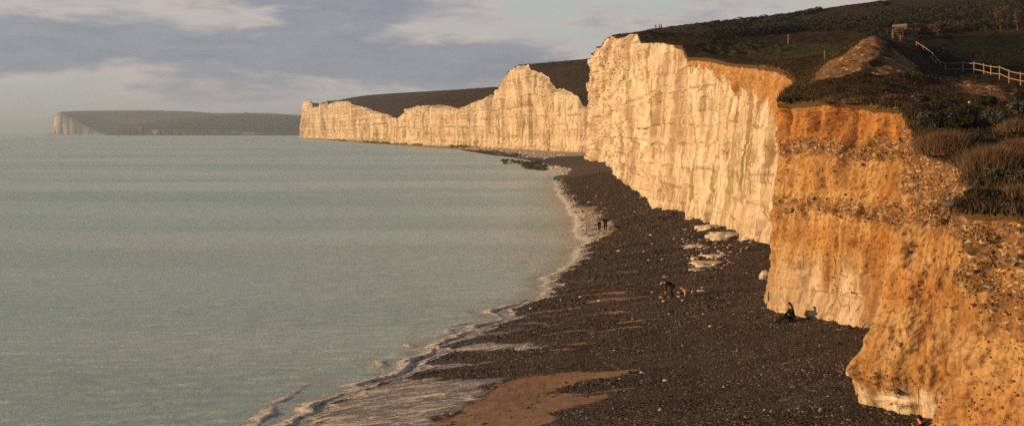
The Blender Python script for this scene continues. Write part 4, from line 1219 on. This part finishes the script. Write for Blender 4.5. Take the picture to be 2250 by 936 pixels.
def cottages(u, vb, nbay, wpx, hpx, Y, lab):
    p = pix(u, vb, Y); k = Y / F; root = empty('cottage_row', p); tag(root, lab, 'cottages', None)
    w = wpx * k / nbay; h = hpx * k
    for i in range(nbay):
        x = (i - (nbay - 1) / 2) * w; hs = h * (0.8 + 0.25 * ((i * 7) % 3) / 2)
        MB().box((x, 0, hs * 0.3 - 2), (w * 0.97, w * 0.8, hs * 0.6 + 4), 0).build('wall', M_WHITE, root)
        a, b_, z0, z1 = w * 0.5, w * 0.45, hs * 0.6, hs * 1.05
        rf = MB().add([(x - a, -b_, z0), (x + a, -b_, z0), (x + a, b_, z0), (x - a, b_, z0), (x - a, 0, z1), (x + a, 0, z1)],
                      [(0, 1, 5, 4), (2, 3, 4, 5), (0, 4, 3), (1, 2, 5), (3, 2, 1, 0)]).build('roof', M_SLATE, root)
        MB().box((x + w * 0.3, 0, z1 + hs * 0.05), (w * 0.14, w * 0.14, hs * 0.35)).build('chimney', M_WHITE, rf)
        for s_ in (-0.22, 0.22):
            MB().box((x + s_ * w, -w * 0.4 - 0.03, hs * 0.32), (w * 0.14, 0.12, hs * 0.2)).build('window', M_SLATE, root)


cottages(540, 284.6, 3, 17, 5.6, 5500, 'larger white cottage row on the far headland slope')
cottages(571, 288.0, 2, 13, 5.0, 5420, 'smaller white cottage pair lower down the far headland')

# block on the clay rim and scrap in the bush
p = ray_land(2082, 436, 36)
V, Fs = rock_mesh(77, .3, .22, .14, 2, .12); put_rock('concrete_block', (p[0] - 0.1, p[1], p[2] + 0.05), V, Fs, M_CONC, 'squared dark concrete block sticking out of the clay rim', 'block', None, 0.3)
p = ray_land(2130, 226, 50); V, Fs = rock_mesh(78, .09, .08, .08, 2, .15)
put_rock('stone', p, V, Fs, M_CHALK, 'bright white stone on the terrace soil beneath the fence', 'stone', None, 0.2, 0.9)
p = ray_land(2092, 276, 45)
g = np.linspace(-1, 1, 9); gx, gy = np.meshgrid(g, g, indexing='ij')
cv = np.stack([gx * 0.16, gy * 0.1, 0.1 * fbm(gx * 1.4, gy * 1.4, 5, 2)], -1); cv2 = cv - [0, 0, 0.012]
Vc = np.concatenate([cv.reshape(-1, 3), cv2.reshape(-1, 3)]); fc = grid_faces(9, 9)
o = mesh_np('plastic_scrap', Vc, np.concatenate([fc, fc[:, ::-1] + 81]), M_BLUE, {'tint': np.full(162, 0.5)})
o.location = (p[0] - 0.35, p[1] - 0.9, p[2] + 0.5); o.rotation_euler = (math.radians(70), 0, 0.1); tag(o, 'faded blue scrap of plastic caught in the dark thicket', 'litter')

# ------------------------------------------------------------------ people and dogs
def skin(joints, edges, rad, level=2, root='pelvis'):
    names = list(joints); idx = {k: i for i, k in enumerate(names)}
    me = bpy.data.meshes.new('skeleton')
    me.from_pydata([joints[k] for k in names], [(idx[a], idx[b]) for a, b in edges], [])
    ob = bpy.data.objects.new('skeleton', me); COL.objects.link(ob)
    md = ob.modifiers.new('Skin', 'SKIN'); md.use_smooth_shade = True
    sd = me.skin_vertices[0].data
    for k in names:
        r = rad[k] if isinstance(rad[k], (tuple, list)) else (rad[k], rad[k])
        sd[idx[k]].radius = r; sd[idx[k]].use_root = (k == root)
    sb = ob.modifiers.new('Sub', 'SUBSURF'); sb.levels = level; sb.render_levels = level
    dg = bpy.context.evaluated_depsgraph_get()
    res = ob.evaluated_get(dg).to_mesh()
    V = np.array([v.co[:] for v in res.vertices]); Fs = [tuple(p.vertices) for p in res.polygons]
    ob.evaluated_get(dg).to_mesh_clear()
    bpy.data.objects.remove(ob); bpy.data.meshes.remove(me)
    return V, Fs


def merge(parts):
    Vs = []; Fs = []; off = 0
    for V, F_ in parts:
        Vs.append(V); Fs += [tuple(i + off for i in f) for f in F_]; off += len(V)
    return np.concatenate(Vs), Fs


def L(a, b, t): return tuple(np.array(a) * (1 - t) + np.array(b) * t)


def person(name, loc, rz, scale, J, label, cat='person', group=None, jacket=M_BLACK, legs=M_NAVY, hair=M_HAIRD, hood=False, long_hair=False):
    """J: pelvis, chest, neck, head, and per side s in l/r: hip, knee, ankle, toe, sh, el, wr (metres, facing +x)."""
    root = empty(name, loc, rz); root.scale = (scale,) * 3; tag(root, label, cat, group)
    j = dict(J); j['waist'] = L(j['pelvis'], j['chest'], 0.45)
    hd = np.array(j['head']); nk = np.array(j['neck']); up = (hd - nk) / np.linalg.norm(hd - nk); j['crown'] = tuple(hd + up * 0.11)
    fwd = np.array(j.pop('face')); fwd = fwd / np.linalg.norm(fwd)
    rad = {'pelvis': (.14, .12), 'waist': (.135, .105), 'chest': (.16, .115), 'neck': .055, 'head': (.085, .095), 'crown': .06}
    ed = [('pelvis', 'waist'), ('waist', 'chest'), ('chest', 'neck'), ('neck', 'head'), ('head', 'crown')]
    for s in 'lr':
        for k, r in (('hip', .095), ('knee', .062), ('ankle', .042), ('toe', .035), ('sh', .062), ('el', .044), ('wr', .03)): rad[k + s] = r
        hand = np.array(j['wr' + s]) + (np.array(j['wr' + s]) - np.array(j['el' + s])) * 0.33; j['palm' + s] = tuple(hand); rad['palm' + s] = .034
        ed += [('pelvis', 'hip' + s), ('hip' + s, 'knee' + s), ('knee' + s, 'ankle' + s), ('ankle' + s, 'toe' + s), ('chest', 'sh' + s), ('sh' + s, 'el' + s), ('el' + s, 'wr' + s), ('wr' + s, 'palm' + s)]
    parts = [skin(j, ed, rad)]
    for s in 'lr':                                   # fingers and thumb grow out of the palm
        w = np.array(j['wr' + s]); pm = np.array(j['palm' + s]); dr = (pm - w); dr = dr / np.linalg.norm(dr)
        sd = np.cross(dr, fwd); sd = sd / (np.linalg.norm(sd) + 1e-6); cu = np.cross(sd, dr)
        for q, ln in zip((-1.5, -.5, .5, 1.5), (.065, .08, .085, .07)):
            b0 = pm + sd * q * 0.018
            jj = {'pelvis': tuple(b0), 'b': tuple(b0 + dr * ln * .55 + cu * .008), 'c': tuple(b0 + dr * ln * .9 + cu * .03)}
            parts.append(skin(jj, [('pelvis', 'b'), ('b', 'c')], {'pelvis': .010, 'b': .009, 'c': .008}, 1))
        b0 = pm - dr * 0.02 + sd * 0.03
        jj = {'pelvis': tuple(b0), 'b': tuple(b0 + sd * .03 + dr * .025), 'c': tuple(b0 + sd * .035 + dr * .055)}
        parts.append(skin(jj, [('pelvis', 'b'), ('b', 'c')], {'pelvis': .012, 'b': .011, 'c': .009}, 1))
    # face: nose, brow sockets, mouth, ears
    side = np.cross(up, fwd); side = side / np.linalg.norm(side)

    def blob(c, r):
        V, Fs = rock_mesh(2, *r, 1, 0.02); B = np.stack([fwd, side, up], 0)
        return V @ B + c, [tuple(f) for f in Fs]
    parts.append(blob(hd + fwd * .10 - up * .0, (.022, .014, .022)))
    for s in (-1, 1): parts.append(blob(hd + side * s * .088, (.02, .008, .03)))
    parts.append(blob(hd + fwd * .088 - up * .05, (.010, .025, .008)))
    V, Fs = merge(parts)
    mesh_np('body', V, Fs, M_SKIN, {'tint': np.full(len(V), .5)}, True, root)
    for s in (-1, 1):
        V, Fs = blob(hd + fwd * .088 + side * s * .034 + up * .022, (.012, .014, .011))
        mesh_np('eye', V, Fs, M_HAIRD, {'tint': np.full(len(V), .5)}, True, root)
    # hair or hood
    hp = [blob(hd + up * .05 - fwd * .022, (.105, .10, .095)), blob(hd - fwd * .05 - up * .01, (.075, .095, .1))]
    if long_hair: hp.append(blob(hd - fwd * .07 - up * .13, (.055, .09, .12)))
    V, Fs = merge(hp); mesh_np('hair', V, Fs, hair, {'tint': np.full(len(V), .5)}, True, root)
    # jacket
    jk = {k: j[k] for k in ('pelvis', 'waist', 'chest')}; jk['collar'] = L(j['chest'], j['neck'], 0.8)
    r2 = {'pelvis': (.175, .15), 'waist': (.17, .14), 'chest': (.19, .145), 'collar': .085}
    e2 = [('pelvis', 'waist'), ('waist', 'chest'), ('chest', 'collar')]
    for s in 'lr':
        for k, r in (('sh', .085), ('el', .064), ('wr', .048)): jk[k + s] = j[k + s]; r2[k + s] = r
        e2 += [('chest', 'sh' + s), ('sh' + s, 'el' + s), ('el' + s, 'wr' + s)]
    V, Fs = skin(jk, e2, r2); mesh_np('jacket', V, Fs, jacket, {'tint': np.full(len(V), .5)}, True, root)
    tr = {'pelvis': j['pelvis']}; r3 = {'pelvis': (.155, .135)}; e3 = []
    for s in 'lr':
        for k, r in (('hip', .112), ('knee', .08), ('ankle', .06)): tr[k + s] = j[k + s]; r3[k + s] = r
        e3 += [('pelvis', 'hip' + s), ('hip' + s, 'knee' + s), ('knee' + s, 'ankle' + s)]
    V, Fs = skin(tr, e3, r3); mesh_np('trousers', V, Fs, legs, {'tint': np.full(len(V), .5)}, True, root)
    for s in 'lr':
        V, Fs = skin({'pelvis': j['ankle' + s], 'm': L(j['ankle' + s], j['toe' + s], .5), 't': j['toe' + s]}, [('pelvis', 'm'), ('m', 't')], {'pelvis': .062, 'm': .055, 't': .045}, 2)
        mesh_np('boot', V, Fs, M_BLACK, {'tint': np.full(len(V), .5)}, True, root)
    return root


def standing(stride=0.0, arm=0.0):
    J = dict(pelvis=(0, 0, .95), chest=(.01, 0, 1.33), neck=(.02, 0, 1.49), head=(.04, 0, 1.62), face=(1, 0, -.05))
    for s, y, q in (('l', .1, 1), ('r', -.1, -1)):
        J['hip' + s] = (0, y, .88); J['knee' + s] = (stride * .25 * q + .03, y * .95, .48); J['ankle' + s] = (stride * .5 * q - .02, y * .9, .08); J['toe' + s] = (stride * .5 * q + .15, y, .04)
        J['sh' + s] = (0, y * 1.95, 1.40); J['el' + s] = (-.04 - stride * .3 * q, y * 2.3, 1.12); J['wr' + s] = (.05 - stride * .45 * q + arm, y * 2.2, .88 + arm * .6)
    return J


SIT = dict(pelvis=(0, 0, .14), chest=(.05, 0, .52), neck=(.11, 0, .68), head=(.16, 0, .80), face=(1, 0, -.25),
           hipl=(.05, .1, .13), kneel=(.44, .13, .26), anklel=(.80, .12, -.02), toel=(.92, .12, .10), hipr=(.05, -.1, .13), kneer=(.42, -.13, .32), ankler=(.74, -.12, -.02), toer=(.88, -.12, .08),
           shl=(.06, .19, .58), ell=(.20, .23, .36), wrl=(.32, .08, .52), shr=(.06, -.19, .58), elr=(.18, -.24, .34), wrr=(.36, -.12, .34))
BEND = dict(pelvis=(-.12, 0, .86), chest=(.27, 0, .98), neck=(.44, 0, .99), head=(.58, 0, .95), face=(.55, 0, -1),
            hipl=(-.12, .1, .8), kneel=(.0, .13, .44), anklel=(-.05, .16, .07), toel=(.11, .17, .04), hipr=(-.12, -.1, .8), kneer=(-.02, -.13, .44), ankler=(-.18, -.13, .07), toer=(-.02, -.14, .04),
            shl=(.30, .18, .98), ell=(.32, .2, .68), wrl=(.36, .12, .42), shr=(.30, -.18, .98), elr=(.30, -.2, .68), wrr=(.36, -.08, .44))
CR = dict(SIT)

p = ray_beach(1742, 706); person('person', (p[0], p[1], p[2]), math.radians(188), 1.12, SIT, 'person in a black coat sitting on the shingle with legs stretched out', long_hair=True)
p = ray_beach(1330, 507); person('person', p, math.radians(95), 1.06, standing(.35), 'taller walker in a dark coat on the pale patch by the water', hood=True, legs=M_BLACK)
p = ray_beach(1317, 509); person('person', p, math.radians(85), 0.86, standing(.25), 'shorter slimmer walker at the left of the two by the water', legs=M_BLACK)
p = ray_beach(1474, 654); person('person', p, math.radians(176), 0.98, BEND, 'fair haired person in black bending down over the shingle', hair=M_HAIRL)
px = 13.75; py = 41.0; person('person', (px, py, float(beach_z(np.array(px), np.array(py))) - 0.12), math.radians(150), 1.0, SIT, 'dark haired person seated under the nearest cliff with only the head showing')
for (u, v, r, lab, st_) in [(1441, 66.5, 20, 'lone walker ahead of the pair on the skyline', .3), (1449, 65.5, 160, 'leaning walker of the skyline pair', .45), (1453.5, 65, 10, 'upright walker of the skyline pair by the marker post', .1)]:
    p = ray_land(u, v, 380); person('person', p, math.radians(r), 1.0, standing(st_), lab, legs=M_BLACK)


def dog(name, loc, rz, sc, coat, label, patch=None):
    root = empty(name, loc, rz); root.scale = (sc,) * 3; tag(root, label, 'dog')
    J = {'pelvis': (-.33, 0, .50), 'loin': (-.12, 0, .47), 'rib': (.12, 0, .45), 'withers': (.27, 0, .52), 'neck': (.40, 0, .60), 'head': (.50, 0, .68), 'muz': (.63, 0, .63),
         'tail': (-.48, 0, .52), 'tail2': (-.66, 0, .44)}
    Rr = {'pelvis': .105, 'loin': .10, 'rib': .135, 'withers': .12, 'neck': .085, 'head': .085, 'muz': .04, 'tail': .035, 'tail2': .03}
    E_ = [('pelvis', 'loin'), ('loin', 'rib'), ('rib', 'withers'), ('withers', 'neck'), ('neck', 'head'), ('head', 'muz'), ('pelvis', 'tail'), ('tail', 'tail2')]
    for s, y in (('l', .1), ('r', -.1)):
        q = .05 if s == 'l' else -.03
        J['sh' + s] = (.26, y, .38); J['elb' + s] = (.22, y, .26); J['wrs' + s] = (.25 + q, y, .12); J['fp' + s] = (.29 + q, y, .03)
        J['th' + s] = (-.30, y, .40); J['kn' + s] = (-.22, y, .27); J['hk' + s] = (-.40 + q, y, .17); J['hp' + s] = (-.37 + q, y, .03)
        for k, r in (('sh', .065), ('elb', .045), ('wrs', .03), ('fp', .034), ('th', .085), ('kn', .055), ('hk', .03), ('hp', .034)): Rr[k + s] = r
        E_ += [('withers', 'sh' + s), ('sh' + s, 'elb' + s), ('elb' + s, 'wrs' + s), ('wrs' + s, 'fp' + s), ('pelvis', 'th' + s), ('th' + s, 'kn' + s), ('kn' + s, 'hk' + s), ('hk' + s, 'hp' + s)]
    V, Fs = skin(J, E_, Rr)
    parts = [(V, Fs)]
    for s in (-1, 1):
        V2, F2 = rock_mesh(4, .03, .015, .06, 1, .05); parts.append((V2 + [.47, s * .085, .69], [tuple(f) for f in F2]))
    V, Fs = merge(parts); mesh_np('body', V, Fs, coat, {'tint': np.full(len(V), .5)}, True, root)
    if patch:
        V, Fs = skin({'pelvis': (-.36, 0, .52), 'b': (-.2, 0, .51), 'c': (-.02, 0, .49)}, [('pelvis', 'b'), ('b', 'c')], {'pelvis': .108, 'b': .112, 'c': .10})
        mesh_np('dark_saddle', V, Fs, patch, {'tint': np.full(len(V), .5)}, True, root)


p = ray_beach(1512, 652); dog('dog', p, math.radians(188), 0.86, M_FURT, 'tan dog with a dark rump standing beside the bending person', M_FURB)
p = ray_beach(1357, 505); dog('dog', p, math.radians(175), 0.8, M_FURB, 'black dog on the shingle beside the two walkers')

# ------------------------------------------------------------------ air
hz = bpy.data.materials.new('haze_air'); hz.use_nodes = True; hz.node_tree.nodes.clear()
t = NT(hz.node_tree); o_ = t.n('ShaderNodeOutputMaterial'); pv = t.n('ShaderNodeVolumePrincipled')
pv.inputs['Color'].default_value = (0.60, 0.76, 0.98, 1); pv.inputs['Density'].default_value = 0.00011; pv.inputs['Anisotropy'].default_value = 0.2
t.L.new(pv.outputs[0], o_.inputs['Volume'])
hb = MB(); hb.box((0, 12000, 60), (56000, 27000, 190))
ho = hb.build('haze', hz); tag(ho, 'thin pale sea haze filling the bay', None, None, 'stuff')

# ------------------------------------------------------------------ sky, sun
EL, AZ = math.radians(10.5), math.radians(10.0)          # sun low over the sea on the left, a little behind the viewer
SUN = Vector((-math.cos(EL) * math.cos(AZ), -math.cos(EL) * math.sin(AZ), math.sin(EL)))
W = bpy.data.worlds.new('World'); SC.world = W; W.use_nodes = True
W.node_tree.nodes.clear(); t = NT(W.node_tree)
out = t.n('ShaderNodeOutputWorld'); bg = t.n('ShaderNodeBackground'); bg.inputs['Strength'].default_value = 0.1
sky = t.n('ShaderNodeTexSky', sky_type='NISHITA', sun_disc=False); sky.sun_elevation = EL
sky.sun_rotation = math.atan2(SUN.x, SUN.y) % (2 * math.pi); sky.air_density = 1.2; sky.dust_density = 2.0
g = t.sep(t.n('ShaderNodeTexCoord').outputs['Generated'])
az = t.ma('ARCTAN2', g[0], g[1]); elv = t.ma('ARCSINE', g[2])
cv = t.comb(t.ma('MULTIPLY', az, 7.5), t.ma('MULTIPLY', elv, 27.0), 0.37)
n1 = t.noise(cv, 1.0, 8, 0.56, 0.2)
n2 = t.noise(t.vadd(t.vmul(cv, (2.2, 2.6, 1)), (3.1, 7.7, 0)), 1.0, 6, 0.6, 0.3)
# main cloud bank sits a few degrees up and ends towards the right
def gauss(x, c, w): return t.ma('EXPONENT', t.ma('MULTIPLY', t.ma('POWER', t.ma('DIVIDE', t.ma('SUBTRACT', x, c), w), 2.0), -1.0))
cen = t.ma('ADD', 0.056, t.ma('MULTIPLY', az, -0.035))
bank = t.ma('MULTIPLY', gauss(elv, cen, 0.024), t.rng(az, 0.13, -0.04))
top = t.ma('MULTIPLY', gauss(elv, 0.104, 0.012), t.ma('MULTIPLY', t.rng(az, -0.36, -0.2), t.rng(az, 0.04, -0.06)))
rgt = t.ma('MULTIPLY', gauss(elv, 0.088, 0.007), gauss(az, 0.09, 0.035))
high = t.rng(elv, 0.16, 0.45, 0.0, 0.28)
dens = t.ma('ADD', t.ma('ADD', t.ma('MULTIPLY', bank, 0.42), t.ma('MULTIPLY', top, 0.22)), t.ma('ADD', t.ma('MULTIPLY', rgt, 0.2), high))
dens = t.ma('ADD', dens, t.ma('ADD', t.ma('MULTIPLY', t.ma('SUBTRACT', n1, 0.5), 1.1), t.ma('MULTIPLY', t.ma('SUBTRACT', n2, 0.5), 0.6)))
clear = t.mix(0.22, (4.1, 4.4, 4.3), sky.outputs[0])
warm = t.mix(t.rng(n2, 0.35, 0.65), (4.5, 3.95, 3.7), (3.9, 3.65, 3.6))
c = t.mix(t.rng(dens, -0.06, 0.10), clear, warm)
c = t.mix(t.rng(dens, 0.07, 0.32), c, t.mix(t.rng(n2, 0.3, 0.7), (2.0, 2.2, 2.62), (2.5, 2.64, 2.92)))
hor = t.rng(elv, 0.045, 0.0)
c = t.mix(t.ma('MULTIPLY', hor, 0.75), c, (3.3, 3.25, 3.4))
c = t.mix(t.rng(elv, 0.22, 0.7), c, (1.0, 1.15, 1.4))
t.L.new(c, bg.inputs['Color']); t.L.new(bg.outputs[0], out.inputs['Surface'])

sd = bpy.data.lights.new('sun', 'SUN'); sd.energy = 5.0; sd.angle = math.radians(0.5); sd.color = (1.0, 0.625, 0.29)
so = bpy.data.objects.new('sun', sd); COL.objects.link(so); so.rotation_euler = (-SUN).to_track_quat('-Z', 'Y').to_euler(); so.location = SUN * 300

# ------------------------------------------------------------------ camera
cd_ = bpy.data.cameras.new('camera'); cam = bpy.data.objects.new('camera', cd_); COL.objects.link(cam)
cam.location = (0, 0, H); cam.rotation_euler = (math.radians(90), 0, 0)
cd_.sensor_width = 36.0; cd_.lens = 36.0 * F / 2250.0; cd_.clip_start = 0.5; cd_.clip_end = 80000
cd_.shift_x = 0.0; cd_.shift_y = -(936 / 2 - V0) / 2250.0
SC.camera = cam

SC.render.engine = 'CYCLES'
SC.cycles.use_denoising = False; SC.cycles.max_bounces = 6; SC.cycles.diffuse_bounces = 3; SC.cycles.glossy_bounces = 2
SC.cycles.volume_bounces = 0; SC.cycles.use_fast_gi = False; SC.cycles.sample_clamp_indirect = 4.0
SC.view_settings.view_transform = 'Standard'; SC.view_settings.look = 'None'
SC.view_settings.exposure = 0.36; SC.view_settings.gamma = 1.0; SC.view_settings.use_curve_mapping = False
SC.render.resolution_x = 1024; SC.render.resolution_y = 425
